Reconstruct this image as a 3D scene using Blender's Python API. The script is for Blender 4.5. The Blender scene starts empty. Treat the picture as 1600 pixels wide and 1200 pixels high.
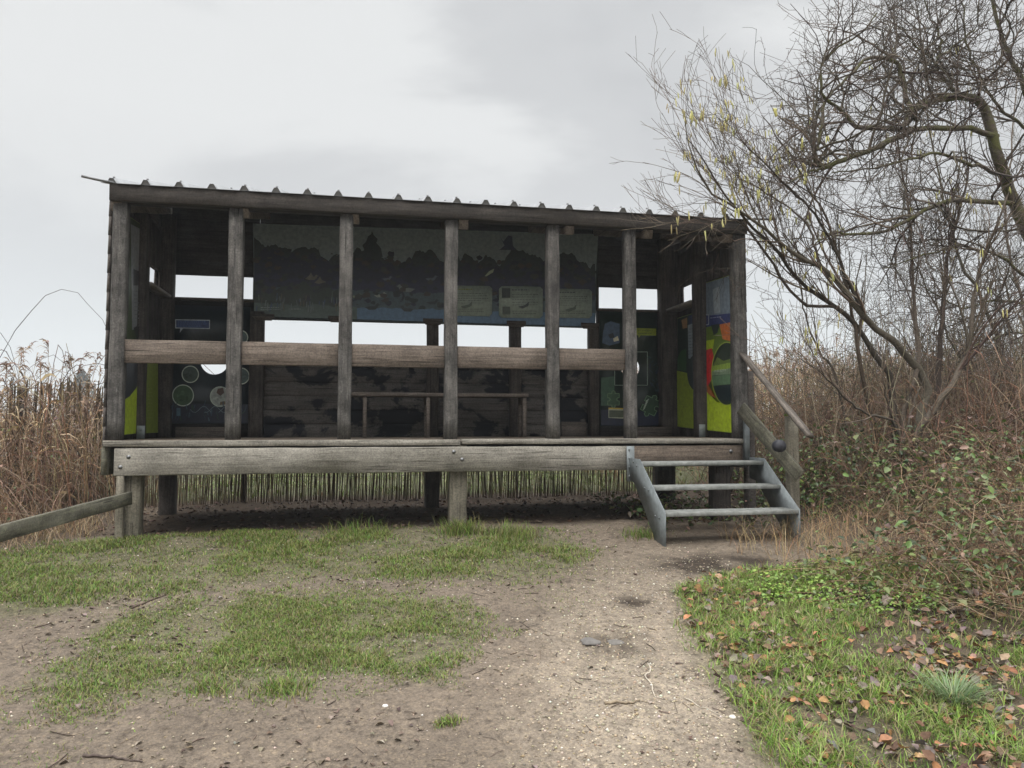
import bpy, bmesh, math, random
import numpy as np
from mathutils import Vector, Matrix
random.seed(7); RNG = np.random.default_rng(11)
S = bpy.context.scene
COL = S.collection

# ------------------------------------------------------------------ camera
F, PW, PH, YH, VX = 1200.0, 1600, 1200, 666.0, 560.0
PITCH = math.atan((YH - PH / 2) / F)
YAW = math.atan((PW / 2 - VX) / F * math.cos(PITCH))
cd = bpy.data.cameras.new('camera'); cam = bpy.data.objects.new('camera', cd); COL.objects.link(cam)
cd.sensor_width = 36.0; cd.lens = F / PW * 36.0; cd.clip_start = 0.05; cd.clip_end = 5000
cam.location = (0, 0, 0); cam.rotation_euler = (math.pi / 2 + PITCH, 0, -YAW)
S.camera = cam

# ------------------------------------------------------------------ sky, sun, exposure
SUN_EL, SUN_AZ = math.radians(58), math.radians(205)      # azimuth measured from +Y clockwise: behind and left of the camera
W = bpy.data.worlds.new('World'); S.world = W; W.use_nodes = True
nt = W.node_tree; nt.nodes.clear()
def nd(t, typ, **kw):
    n = t.nodes.new(typ)
    for k, v in kw.items():
        if k in n.inputs: n.inputs[k].default_value = v
        else: setattr(n, k, v)
    return n
def ramp(t, fac, stops, interp='LINEAR'):
    r = t.nodes.new('ShaderNodeValToRGB'); r.color_ramp.interpolation = interp
    e = r.color_ramp.elements
    while len(e) < len(stops): e.new(0.5)
    for k, (p, c) in enumerate(stops):
        e[k].position = p; e[k].color = (*c, 1) if len(c) == 3 else c
    if fac is not None: t.links.new(fac, r.inputs['Fac'])
    return r
out = nd(nt, 'ShaderNodeOutputWorld')
sky = nd(nt, 'ShaderNodeTexSky', sky_type='NISHITA', sun_disc=False, sun_elevation=SUN_EL, sun_rotation=SUN_AZ)
bg1 = nd(nt, 'ShaderNodeBackground', Strength=0.06); nt.links.new(sky.outputs[0], bg1.inputs['Color'])
tc = nd(nt, 'ShaderNodeTexCoord')
mp = nd(nt, 'ShaderNodeMapping'); mp.inputs['Scale'].default_value = (1.0, 1.0, 2.6); mp.inputs['Location'].default_value = (3.1, 0.4, 0.2)
nt.links.new(tc.outputs['Generated'], mp.inputs['Vector'])
n1 = nd(nt, 'ShaderNodeTexNoise', Scale=1.9, Detail=7.0, Roughness=0.50, Distortion=0.35); nt.links.new(mp.outputs[0], n1.inputs['Vector'])
cl = ramp(nt, n1.outputs['Fac'], [(0.33, (0.54, 0.55, 0.565)), (0.50, (0.635, 0.645, 0.655)), (0.64, (0.80, 0.81, 0.81))], 'EASE')
sep = nd(nt, 'ShaderNodeSeparateXYZ'); nt.links.new(tc.outputs['Generated'], sep.inputs[0])
hz = ramp(nt, sep.outputs['Z'], [(0.0, (0.80, 0.84, 0.855)), (0.16, (0.77, 0.80, 0.815)), (0.36, (0.66, 0.67, 0.68))])
mfac = nd(nt, 'ShaderNodeMapRange'); mfac.inputs['From Min'].default_value = 0.10; mfac.inputs['From Max'].default_value = 0.36
nt.links.new(sep.outputs['Z'], mfac.inputs['Value'])
mx = nd(nt, 'ShaderNodeMix', data_type='RGBA'); nt.links.new(mfac.outputs[0], mx.inputs['Factor'])
nt.links.new(hz.outputs['Color'], mx.inputs['A']); nt.links.new(cl.outputs['Color'], mx.inputs['B'])
zen = nd(nt, 'ShaderNodeMapRange'); zen.inputs['From Min'].default_value = 0.50; zen.inputs['From Max'].default_value = 0.85
zen.inputs['To Min'].default_value = 1.0; zen.inputs['To Max'].default_value = 5.4; nt.links.new(sep.outputs['Z'], zen.inputs['Value'])
zen.inputs['To Min'].default_value = 0.86
bg2 = nd(nt, 'ShaderNodeBackground', Strength=1.0); nt.links.new(mx.outputs['Result'], bg2.inputs['Color']); nt.links.new(zen.outputs[0], bg2.inputs['Strength'])
mix = nd(nt, 'ShaderNodeMixShader', Fac=0.94)
nt.links.new(bg1.outputs[0], mix.inputs[1]); nt.links.new(bg2.outputs[0], mix.inputs[2]); nt.links.new(mix.outputs[0], out.inputs[0])
sl = bpy.data.lights.new('sun', 'SUN'); sl.energy = 1.5; sl.angle = math.radians(35); sl.color = (1.0, 0.965, 0.92)
sun = bpy.data.objects.new('sun', sl); COL.objects.link(sun)
sd = Vector((math.sin(SUN_AZ) * math.cos(SUN_EL), math.cos(SUN_AZ) * math.cos(SUN_EL), math.sin(SUN_EL)))
sun.rotation_euler = (-sd).to_track_quat('-Z', 'Y').to_euler()
S.view_settings.view_transform = 'Standard'; S.view_settings.look = 'None'
S.view_settings.exposure = 0.28; S.view_settings.gamma = 1.0; S.view_settings.use_curve_mapping = False
S.render.engine = 'CYCLES'
S.cycles.max_bounces = 6; S.cycles.diffuse_bounces = 3; S.cycles.glossy_bounces = 2; S.cycles.transparent_max_bounces = 4
S.cycles.use_denoising = True

# ------------------------------------------------------------------ layout helpers: a pixel of the photo -> a point of the place
def ray(px, py):
    d0, d1 = (px - PW / 2) / F, -(py - PH / 2) / F
    c, s = math.cos(PITCH), math.sin(PITCH)
    r0, r1, r2 = d0, c - d1 * s, d1 * c + s
    cy, sy = math.cos(YAW), math.sin(YAW)
    return np.array([r0 * cy + r1 * sy, -r0 * sy + r1 * cy, r2])
def atY(px, py, Y): d = ray(px, py); return d * (Y / d[1])
def atX(px, py, X): d = ray(px, py); return d * (X / d[0])

def vnoise(x, y, seed=0):
    xi, yi = np.floor(x), np.floor(y); fx, fy = x - xi, y - yi
    fx = fx * fx * (3 - 2 * fx); fy = fy * fy * (3 - 2 * fy)
    def h(a, b):
        v = np.sin(a * 127.1 + b * 311.7 + seed * 74.7) * 43758.5453
        return v - np.floor(v)
    return (h(xi, yi) * (1 - fx) + h(xi + 1, yi) * fx) * (1 - fy) + (h(xi, yi + 1) * (1 - fx) + h(xi + 1, yi + 1) * fx) * fy
def fbm(x, y, seed=0, oct=4):
    v, a, t = 0, 0.5, 0
    for k in range(oct):
        v = v + a * vnoise(x * 2 ** k + 13.7 * k, y * 2 ** k - 7.1 * k, seed + k); t += a; a *= 0.5
    return v / t
def sstep(a, b, v): t = np.clip((v - a) / (b - a), 0, 1); return t * t * (3 - 2 * t)

def ground_h(x, y, fine=True):
    x = np.asarray(x, float); y = np.asarray(y, float)
    yc = np.clip(y, -3.0, 6.3)
    z = -0.845 - 0.095 * (6.3 - yc)
    z = z + 0.04 * sstep(6.3, 7.5, y) * sstep(-2.4, -0.5, x)
    z = z - 0.5 * sstep(18.0, 22.0, y) * sstep(14, 8, x) + 1.6 * sstep(200, 330, y)
    z = z + 0.52 * sstep(2.9, 6.2, x - .12 * np.clip(y - 4, 0, 3)) * sstep(1.0, 3.5, y) + 0.25 * sstep(6, 14, x) + 0.16 * sstep(-2.4, -4.0, x) * sstep(5.0, 7.0, y)
    near = sstep(30, 12, np.hypot(x, y))
    z = z + near * 0.05 * (fbm(x * 0.9, y * 0.9, 3) - 0.5)
    if fine: z = z + near * (0.030 * (fbm(x * 4.5, y * 4.5, 5, 4) - 0.5) + 0.012 * (fbm(x * 19, y * 19, 8, 2) - 0.5))
    return z
def gp(px, py):
    d = ray(px, py); t = 1.0 / -d[2] if d[2] < 0 else 10
    lo, hi = 0.5, 60.0
    for _ in range(50):
        m = (lo + hi) / 2
        if d[2] * m > ground_h(d[0] * m, d[1] * m): lo = m
        else: hi = m
    return d * lo

# ------------------------------------------------------------------ object helpers
def tag(o, label=None, cat=None, group=None, kind=None):
    if label: o['label'] = label
    if cat: o['category'] = cat
    if group: o['group'] = group
    if kind: o['kind'] = kind
    return o
def thing(name, label, cat, loc=(0, 0, 0), group=None):
    o = bpy.data.objects.new(name, None); COL.objects.link(o); o.location = Vector([float(v) for v in loc]); o.empty_display_size = 0.1
    return tag(o, label, cat, group)
def base_of(o):
    v = Vector((0, 0, 0))
    while o is not None: v += o.location; o = o.parent
    return v

class M:
    """collects polygons with material slots and vertex colours, then links them as ONE mesh object"""
    def __init__(s): s.V, s.F, s.I, s.C, s.n = [], [], [], [], 0
    def add(s, V, Fs, mi=0, col=None):
        V = np.asarray(V, float).reshape(-1, 3)
        s.V.append(V)
        for f in Fs:
            f = np.asarray(f, np.int64)
            if f.ndim == 1: f = f[None]
            s.F.append(f + s.n); s.I.append(np.full(len(f), mi, np.int32))
        if col is None: c = np.ones((len(V), 3))
        else:
            c = np.asarray(col, float)
            if c.ndim == 1: c = np.tile(c, (len(V), 1))
        s.C.append(c); s.n += len(V)
    def build(s, name, mats, parent=None, smooth=False, label=None, loc=None):
        me = bpy.data.meshes.new(name)
        V = np.concatenate(s.V); C = np.concatenate(s.C)
        off = np.array(base_of(parent)) if parent is not None else np.zeros(3)
        if loc is not None: off = np.array(loc, float)
        V = V - off
        tot = np.concatenate([np.full(len(f), f.shape[1], np.int32) for f in s.F])
        li = np.concatenate([f.ravel() for f in s.F]).astype(np.int32)
        me.vertices.add(len(V)); me.vertices.foreach_set('co', V.astype(np.float32).ravel())
        me.loops.add(len(li)); me.loops.foreach_set('vertex_index', li)
        me.polygons.add(len(tot)); st = np.zeros(len(tot), np.int32); st[1:] = np.cumsum(tot)[:-1]
        me.polygons.foreach_set('loop_start', st); me.polygons.foreach_set('loop_total', tot)
        for m in (mats if isinstance(mats, (list, tuple)) else [mats]): me.materials.append(m)
        me.polygons.foreach_set('material_index', np.concatenate(s.I))
        if smooth: me.polygons.foreach_set('use_smooth', np.ones(len(tot), bool))
        a = me.color_attributes.new('Col', 'FLOAT_COLOR', 'POINT')
        a.data.foreach_set('color', np.concatenate([C, np.ones((len(C), 1))], 1).astype(np.float32).ravel())
        me.update(calc_edges=True); me.validate()
        o = bpy.data.objects.new(name, me); COL.objects.link(o)
        if parent is not None: o.parent = parent
        elif loc is not None: o.location = Vector([float(v) for v in loc])
        if label: o['label'] = label
        return o

def beam_geo(p0, p1, w, t, up=(0, 0, 1), ch=0.006, jit=0.0015, seg=None):
    """weathered timber: chamfered section w (across) x t (along up), lightly uneven"""
    p0, p1 = np.array(p0, float), np.array(p1, float); d = p1 - p0; L = np.linalg.norm(d); d = d / L
    u = np.array(up, float); u = u - d * np.dot(u, d); u /= np.linalg.norm(u); s = np.cross(d, u)
    n = seg or max(2, int(L / 0.16)); a, b = w / 2, t / 2; c = min(ch, a * 0.6, b * 0.6)
    sec = np.array([[a - c, -b], [a, -b + c], [a, b - c], [a - c, b], [-a + c, b], [-a, b - c], [-a, -b + c], [-a + c, -b]])
    k = len(sec); V = []
    for i in range(n + 1):
        q = sec + RNG.normal(0, jit, sec.shape) if jit else sec
        V.append(p0 + d * (L * i / n) + q[:, :1] * s + q[:, 1:] * u)
    V = np.concatenate(V); Q = []
    for i in range(n):
        for j in range(k):
            j2 = (j + 1) % k
            Q.append([i * k + j, i * k + j2, (i + 1) * k + j2, (i + 1) * k + j])
    return V, [np.array(Q), np.array([list(range(k))[::-1]]), np.array([[n * k + j for j in range(k)]])]
def bx(m, x0, x1, y0, y1, z0, z1, mi=0, ch=0.005, jit=0.0012):
    e = [x1 - x0, y1 - y0, z1 - z0]; a = int(np.argmax(e))
    c = [(x0 + x1) / 2, (y0 + y1) / 2, (z0 + z1) / 2]; p0, p1 = list(c), list(c)
    p0[a] = (x0, y0, z0)[a]; p1[a] = (x1, y1, z1)[a]
    up = (0, 0, 1) if a != 2 else (0, 1, 0)
    if a == 0: w, t = e[1], e[2]
    elif a == 1: w, t = e[0], e[2]
    else: w, t = e[0], e[1]
    V, Fs = beam_geo(p0, p1, w, t, up, ch, jit); m.add(V, Fs, mi)
def plank_obj(name, mat, parent, p0, p1, w, t, up=(0, 0, 1), label=None, **kw):
    '''a plank whose local X runs along its length, so that the grain follows it'''
    p0, p1 = np.array(p0, float), np.array(p1, float); d = p1 - p0; L = np.linalg.norm(d); d /= L; u = np.array(up, float); u -= d * np.dot(u, d); u /= np.linalg.norm(u); sd_ = np.cross(u, d)
    m = M(); V, Fs = beam_geo((0, 0, 0), (L, 0, 0), w, t, (0, 0, 1), **kw); m.add(V, Fs); o = m.build(name, mat, None, label=label); o.parent = parent
    R = Matrix((d, sd_, u)).transposed(); o.matrix_local = Matrix.Translation(Vector(p0) - base_of(parent)) @ R.to_4x4(); return o
def box_part(name, mat, parent, *b, label=None, **kw):
    m = M(); bx(m, *b, **kw); return m.build(name, mat, parent, label=label)
def beam_part(name, mat, parent, p0, p1, w, t, label=None, **kw):
    m = M(); V, Fs = beam_geo(p0, p1, w, t, **kw); m.add(V, Fs); return m.build(name, mat, parent, label=label)

def tubes(m, P, R, sides=3, col=None, mi=0, cap=False):
    """P (T,N,3) polylines, R (T,N) radii, col (T,3)"""
    P = np.asarray(P, float); R = np.asarray(R, float); T, N, _ = P.shape
    if T == 0: return
    d = np.gradient(P, axis=1); d /= np.linalg.norm(d, axis=2, keepdims=True) + 1e-9
    ref = np.where(np.abs(d[..., 2:3]) > 0.9, np.array([1., 0.2, 0]), np.array([0.1, 0, 1.]))
    u = np.cross(d, ref); u /= np.linalg.norm(u, axis=2, keepdims=True) + 1e-9; v = np.cross(d, u)
    a = np.arange(sides) * 2 * math.pi / sides
    ring = P[:, :, None] + R[:, :, None, None] * (np.cos(a)[None, None, :, None] * u[:, :, None] + np.sin(a)[None, None, :, None] * v[:, :, None])
    V = ring.reshape(-1, 3)
    i, j, k = np.meshgrid(np.arange(T), np.arange(N - 1), np.arange(sides), indexing='ij')
    b = i * N * sides + j * sides; k2 = (k + 1) % sides
    Q = np.stack([b + k, b + k2, b + sides + k2, b + sides + k], -1).reshape(-1, 4)
    Fs = [Q]
    if cap:
        i = np.arange(T) * N * sides
        Fs.append(i[:, None] + np.arange(sides)[None, ::-1]); Fs.append(i[:, None] + (N - 1) * sides + np.arange(sides)[None])
    c = None if col is None else np.repeat(np.asarray(col, float), N * sides, 0)
    m.add(V, Fs, mi, c)
def spline(pts, n):
    pts = np.asarray(pts, float); t = np.linspace(0, 1, len(pts)); tt = np.linspace(0, 1, n)
    p = np.concatenate([[2 * pts[0] - pts[1]], pts, [2 * pts[-1] - pts[-2]]]); res = []
    for s in tt:
        q = s * (len(pts) - 1); k = min(int(q), len(pts) - 2); f = q - k
        a, b, c, d = p[k], p[k + 1], p[k + 2], p[k + 3]
        res.append(0.5 * (2 * b + (c - a) * f + (2 * a - 5 * b + 4 * c - d) * f * f + (3 * b - a - 3 * c + d) * f ** 3))
    return np.array(res)
def grow(P, R, k, L, rs, spread, up, wander, n=6, tmin=0.25, rmin=0.0016, tip=0.45, side=None, rmax=9):
    """k children per parent polyline"""
    T, N, _ = P.shape; idx = np.repeat(np.arange(T), k); t = RNG.uniform(tmin, 1.0, len(idx))
    q = t * (N - 1); a = np.minimum(q.astype(int), N - 2); f = (q - a)[:, None]
    o = P[idx, a] * (1 - f) + P[idx, a + 1] * f
    tan = P[idx, a + 1] - P[idx, a]; tan /= np.linalg.norm(tan, axis=1, keepdims=True) + 1e-9
    r = R[idx, a] * (1 - f[:, 0]) + R[idx, a + 1] * f[:, 0]
    rnd = RNG.normal(0, 1, (len(idx), 3)); rnd /= np.linalg.norm(rnd, axis=1, keepdims=True)
    d = tan * (1 - spread) + rnd * spread + np.array([0, 0, up])
    if side is not None: d = d + np.array(side)
    d /= np.linalg.norm(d, axis=1, keepdims=True)
    ln = RNG.uniform(L[0], L[1], len(idx)) * (1.15 - 0.5 * t)
    C = np.zeros((len(idx), n, 3)); C[:, 0] = o
    curl = RNG.normal(0, wander, (len(idx), 3))
    for s in range(1, n):
        d = d + curl * 0.6 + RNG.normal(0, wander, d.shape) + np.array([0, 0, up * 0.25]); d /= np.linalg.norm(d, axis=1, keepdims=True)
        C[:, s] = C[:, s - 1] + d * (ln / (n - 1))[:, None]
    r0 = np.clip(r * rs, rmin, rmax)
    CR = np.maximum(r0[:, None] * np.linspace(1, tip, n)[None], rmin)
    return C, CR
def ribbons(m, P, Wd, side, col, mi=0):
    """flat blades: P (T,N,3) spines, Wd (T,N) half widths, side (T,3)"""
    T, N, _ = P.shape
    A = P - side[:, None] * Wd[..., None]; B = P + side[:, None] * Wd[..., None]
    V = np.stack([A, B], 2).reshape(-1, 3)
    i, j = np.meshgrid(np.arange(T), np.arange(N - 1), indexing='ij'); b = i * N * 2 + j * 2
    m.add(V, [np.stack([b, b + 1, b + 3, b + 2], -1).reshape(-1, 4)], mi, np.repeat(col, N * 2, 0) if col.ndim == 2 else col.reshape(-1, 3))
def blades(m, base, h, w, lean, col, n=4, az=None):
    """grass: each blade bends over along its lean"""
    T = len(base); az = RNG.uniform(0, 2 * math.pi, T) if az is None else az
    dirv = np.stack([np.cos(az), np.sin(az), np.zeros(T)], 1); s = np.linspace(0, 1, n)
    P = base[:, None] + dirv[:, None] * (lean * h)[:, None, None] * (s ** 1.8)[None, :, None]
    P[..., 2] += h[:, None] * (s - 0.35 * np.minimum(lean, 1.4)[:, None] * s ** 2.2)
    side = np.stack([-np.sin(az), np.cos(az), np.zeros(T)], 1)
    wd = w[:, None] * np.array([1.0, 0.9, 0.6, 0.08] if n == 4 else np.linspace(1, 0.1, n))[None]
    ribbons(m, P, wd, side, col)
def rand_dirs(T): v = RNG.normal(0, 1, (T, 3)); return v / np.linalg.norm(v, axis=1, keepdims=True)
def leaves(m, pos, size, col, nrm_up=0.6, wl=0.62, fold=0.25, outline=None):
    """folded leaves with pointed tips (2 quads each)"""
    T = len(pos); nrm = rand_dirs(T); nrm[:, 2] = np.abs(nrm[:, 2]) + nrm_up; nrm /= np.linalg.norm(nrm, axis=1, keepdims=True)
    a = np.cross(nrm, rand_dirs(T)); a /= np.linalg.norm(a, axis=1, keepdims=True) + 1e-9; b = np.cross(nrm, a)
    L = np.array([[0, 0, 0], [0.42 * wl, .28, fold * .5], [0.44 * wl, .62, fold * .55], [0, 1, -.08], [-.44 * wl, .62, fold * .55], [-.42 * wl, .28, fold * .5]])
    L = np.tile(L[None], (T, 1, 1)) + RNG.normal(0, 0.03, (T, 6, 3))
    V = pos[:, None] + size[:, None, None] * (L[..., :1] * a[:, None] + L[..., 1:2] * b[:, None] + L[..., 2:] * nrm[:, None])
    i = np.arange(T)[:, None] * 6
    m.add(V.reshape(-1, 3), [np.concatenate([i + np.array([[0, 1, 2, 3]]), i + np.array([[0, 3, 4, 5]])])], 0, np.repeat(col, 6, 0))
def pick(cols, n, var=0.15, wts=None):
    c = np.array(cols)[RNG.choice(len(cols), n, p=wts)]
    return np.clip(c * RNG.uniform(1 - var, 1 + var, (n, 1)) * RNG.uniform(1 - var * .4, 1 + var * .4, (n, 3)), 0, 1)

# ------------------------------------------------------------------ materials
def lin(r, g, b):
    f = lambda v: (v / 255 / 12.92) if v / 255 <= .04045 else ((v / 255 + .055) / 1.055) ** 2.4
    return (f(r), f(g), f(b))
def new_mat(name):
    m = bpy.data.materials.new(name); m.use_nodes = True; t = m.node_tree; b = t.nodes['Principled BSDF']
    return m, t, b
def wood(name, axis, dark, light, rough=0.85, grain=26, stain=0.5, lichen=None, bump=0.35):
    m, t, b = new_mat(name); b.inputs['Roughness'].default_value = rough; b.inputs['Specular IOR Level'].default_value = 0.25
    tc = nd(t, 'ShaderNodeTexCoord'); oi = nd(t, 'ShaderNodeObjectInfo')
    ad = nd(t, 'ShaderNodeVectorMath', operation='ADD'); mu = nd(t, 'ShaderNodeMath', operation='MULTIPLY'); mu.inputs[1].default_value = 17.0
    t.links.new(oi.outputs['Random'], mu.inputs[0]); t.links.new(tc.outputs['Object'], ad.inputs[0]); t.links.new(mu.outputs[0], ad.inputs[1])
    mp = nd(t, 'ShaderNodeMapping'); sc = [grain] * 3; sc[axis] = 1.7; mp.inputs['Scale'].default_value = sc
    t.links.new(ad.outputs[0], mp.inputs['Vector'])
    n = nd(t, 'ShaderNodeTexNoise', Scale=1.6, Detail=8.0, Roughness=0.66, Distortion=0.6); t.links.new(mp.outputs[0], n.inputs['Vector'])
    r = ramp(t, n.outputs['Fac'], [(0.28, dark), (0.5, tuple((d + l) / 2 for d, l in zip(dark, light))), (0.72, light)])
    st = nd(t, 'ShaderNodeTexNoise', Scale=4.5, Detail=6.0, Roughness=0.7); t.links.new(ad.outputs[0], st.inputs['Vector'])
    sr = ramp(t, st.outputs['Fac'], [(0.36, (1 - stain,) * 3), (0.60, (1, 1, 1))])
    mm = nd(t, 'ShaderNodeMix', data_type='RGBA', blend_type='MULTIPLY'); mm.inputs['Factor'].default_value = 1.0
    t.links.new(r.outputs[0], mm.inputs['A']); t.links.new(sr.outputs[0], mm.inputs['B']); last = mm.outputs['Result']
    if lichen:
        lm = nd(t, 'ShaderNodeMapping'); ls = [1.0] * 3; ls[axis] = 0.3; lm.inputs['Scale'].default_value = ls; t.links.new(ad.outputs[0], lm.inputs['Vector'])
        lf = nd(t, 'ShaderNodeTexNoise', Scale=34.0, Detail=8.0, Roughness=0.8); t.links.new(lm.outputs[0], lf.inputs['Vector'])
        lr = ramp(t, lf.outputs['Fac'], [(0.54, (0, 0, 0)), (0.78, (0.75, 0.75, 0.75))])
        m2 = nd(t, 'ShaderNodeMix', data_type='RGBA'); t.links.new(lr.outputs[0], m2.inputs['Factor']); t.links.new(last, m2.inputs['A']); m2.inputs['B'].default_value = (*lichen, 1); last = m2.outputs['Result']
    # drying cracks along the grain and fine speckle of dirt and algae
    cm_ = nd(t, 'ShaderNodeMapping'); cs = [70.0] * 3; cs[axis] = 2.2; cm_.inputs['Scale'].default_value = cs; t.links.new(ad.outputs[0], cm_.inputs['Vector'])
    cn = nd(t, 'ShaderNodeTexNoise', Scale=1.0, Detail=3.0, Roughness=0.5); t.links.new(cm_.outputs[0], cn.inputs['Vector'])
    cr = ramp(t, cn.outputs['Fac'], [(0.30, (0.30, 0.29, 0.28)), (0.375, (1, 1, 1))])
    sp = nd(t, 'ShaderNodeTexNoise', Scale=75.0, Detail=6.0, Roughness=0.75); t.links.new(ad.outputs[0], sp.inputs['Vector'])
    spr = ramp(t, sp.outputs['Fac'], [(0.36, (0.62, 0.62, 0.62)), (0.52, (1, 1, 1)), (0.68, (1.28, 1.28, 1.26))])
    for q in (cr, spr):
        mq = nd(t, 'ShaderNodeMix', data_type='RGBA', blend_type='MULTIPLY'); mq.inputs['Factor'].default_value = 1.0; t.links.new(last, mq.inputs['A']); t.links.new(q.outputs[0], mq.inputs['B']); last = mq.outputs['Result']
    t.links.new(last, b.inputs['Base Color'])
    bp = nd(t, 'ShaderNodeBump', Strength=bump, Distance=0.01); t.links.new(n.outputs['Fac'], bp.inputs['Height']); t.links.new(bp.outputs[0], b.inputs['Normal'])
    return m
def plain(name, col, rough=0.5, metal=0.0, var=0.12, scale=9.0, bump=0.0):
    m, t, b = new_mat(name); b.inputs['Roughness'].default_value = rough; b.inputs['Metallic'].default_value = metal
    tc = nd(t, 'ShaderNodeTexCoord'); n = nd(t, 'ShaderNodeTexNoise', Scale=scale, Detail=6.0, Roughness=0.65); t.links.new(tc.outputs['Object'], n.inputs['Vector'])
    r = ramp(t, n.outputs['Fac'], [(0.3, tuple(c * (1 - var) for c in col)), (0.7, tuple(min(1, c * (1 + var)) for c in col))]); t.links.new(r.outputs[0], b.inputs['Base Color'])
    if bump:
        bp = nd(t, 'ShaderNodeBump', Strength=bump, Distance=0.01); t.links.new(n.outputs['Fac'], bp.inputs['Height']); t.links.new(bp.outputs[0], b.inputs['Normal'])
    return m
def attr_mat(name, rough=0.8, spec=0.25, var=0.25, scale=30.0, transl=0.0):
    m, t, b = new_mat(name); b.inputs['Roughness'].default_value = rough; b.inputs['Specular IOR Level'].default_value = spec
    a = nd(t, 'ShaderNodeVertexColor', layer_name='Col'); tc = nd(t, 'ShaderNodeTexCoord')
    n = nd(t, 'ShaderNodeTexNoise', Scale=scale, Detail=3.0); t.links.new(tc.outputs['Object'], n.inputs['Vector'])
    r = ramp(t, n.outputs['Fac'], [(0.3, (1 - var,) * 3), (0.7, (1 + var * .5,) * 3)])
    mm = nd(t, 'ShaderNodeMix', data_type='RGBA', blend_type='MULTIPLY'); mm.inputs['Factor'].default_value = 1.0
    t.links.new(a.outputs[0], mm.inputs['A']); t.links.new(r.outputs[0], mm.inputs['B']); t.links.new(mm.outputs['Result'], b.inputs['Base Color'])
    if transl:
        tr = nd(t, 'ShaderNodeBsdfTranslucent'); ms = nd(t, 'ShaderNodeMixShader', Fac=transl); o = t.nodes['Material Output']
        t.links.new(mm.outputs['Result'], tr.inputs['Color']); t.links.new(b.outputs[0], ms.inputs[1]); t.links.new(tr.outputs[0], ms.inputs[2]); t.links.new(ms.outputs[0], o.inputs[0])
    return m

GD, GL = (0.085, 0.078, 0.070), (0.235, 0.215, 0.190)
W_post = wood('weathered_post_timber', 2, (0.045, 0.042, 0.040), (0.185, 0.172, 0.157), stain=0.62, lichen=(0.27, 0.26, 0.245))
W_beamx = wood('weathered_beam_timber', 0, (0.16, 0.145, 0.122), (0.36, 0.335, 0.285), stain=0.30, lichen=(0.34, 0.325, 0.28))
W_brown = wood('brown_beam_timber', 0, (0.075, 0.055, 0.042), (0.20, 0.16, 0.125), stain=0.4)
W_fascia = wood('fascia_timber', 0, (0.028, 0.024, 0.021), (0.080, 0.069, 0.060), stain=0.4)
W_rail = wood('rail_timber', 0, (0.085, 0.066, 0.052), (0.24, 0.195, 0.160), stain=0.3, grain=34)
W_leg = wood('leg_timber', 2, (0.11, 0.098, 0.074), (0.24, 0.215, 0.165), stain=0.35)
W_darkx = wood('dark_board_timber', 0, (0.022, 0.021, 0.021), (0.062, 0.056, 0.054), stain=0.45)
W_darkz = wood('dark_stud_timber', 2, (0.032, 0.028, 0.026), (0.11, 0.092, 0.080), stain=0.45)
W_darky = wood('dark_rafter_timber', 1, (0.11, 0.092, 0.078), (0.26, 0.22, 0.185), stain=0.3)
W_side = wood('weatherboard_timber', 1, (0.055, 0.048, 0.044), (0.15, 0.13, 0.115), stain=0.4)
W_mid = wood('stained_board_timber', 0, (0.05, 0.043, 0.038), (0.145, 0.120, 0.102), stain=0.3)
W_sill = wood('pale_sill_timber', 1, (0.16, 0.145, 0.13), (0.36, 0.335, 0.30), stain=0.3)
W_floor = wood('floor_timber', 0, (0.09, 0.070, 0.052), (0.21, 0.17, 0.13), stain=0.4)
W_green = wood('algae_green_timber', 0, (0.075, 0.070, 0.053), (0.18, 0.168, 0.125), stain=0.4, lichen=(0.24, 0.25, 0.14))
W_bench = wood('bench_timber', 0, (0.09, 0.075, 0.062), (0.21, 0.175, 0.15), stain=0.3)
MT = plain('galvanised_steel', (0.17, 0.188, 0.19), rough=0.6, metal=0.3, var=0.3, scale=14, bump=0.05)
MT_tread = plain('worn_muddy_steel', (0.205, 0.21, 0.195), rough=0.68, metal=0.2, var=0.42, scale=16, bump=0.12)
MT_roof = plain('zinc_roof_sheet', (0.20, 0.205, 0.21), rough=0.5, metal=0.4, var=0.12, scale=5)
MT_bolt = plain('bolt_steel', (0.20, 0.20, 0.20), rough=0.5, metal=0.8)
BLK = plain('black_rubber', (0.025, 0.025, 0.032), rough=0.6)

# mid-wall boards carry soft black damp stains
def stain_board():
    m = wood('damp_stained_boards', 0, (0.060, 0.054, 0.049), (0.150, 0.134, 0.121), stain=0.25); t = m.node_tree; b = t.nodes['Principled BSDF']
    src = b.inputs['Base Color'].links[0].from_socket
    tc = nd(t, 'ShaderNodeTexCoord'); mp = nd(t, 'ShaderNodeMapping'); mp.inputs['Scale'].default_value = (2.6, 2.6, 3.6); t.links.new(tc.outputs['Object'], mp.inputs[0])
    n = nd(t, 'ShaderNodeTexNoise', Scale=1.0, Detail=5.0, Roughness=0.62, Distortion=0.4); t.links.new(mp.outputs[0], n.inputs['Vector'])
    r = ramp(t, n.outputs['Fac'], [(0.50, (0, 0, 0)), (0.545, (1, 1, 1))])
    mm = nd(t, 'ShaderNodeMix', data_type='RGBA'); t.links.new(r.outputs[0], mm.inputs['Factor']); t.links.new(src, mm.inputs['A']); mm.inputs['B'].default_value = (0.013, 0.014, 0.018, 1)
    t.links.new(mm.outputs['Result'], b.inputs['Base Color']); return m
W_stain = stain_board()

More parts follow.
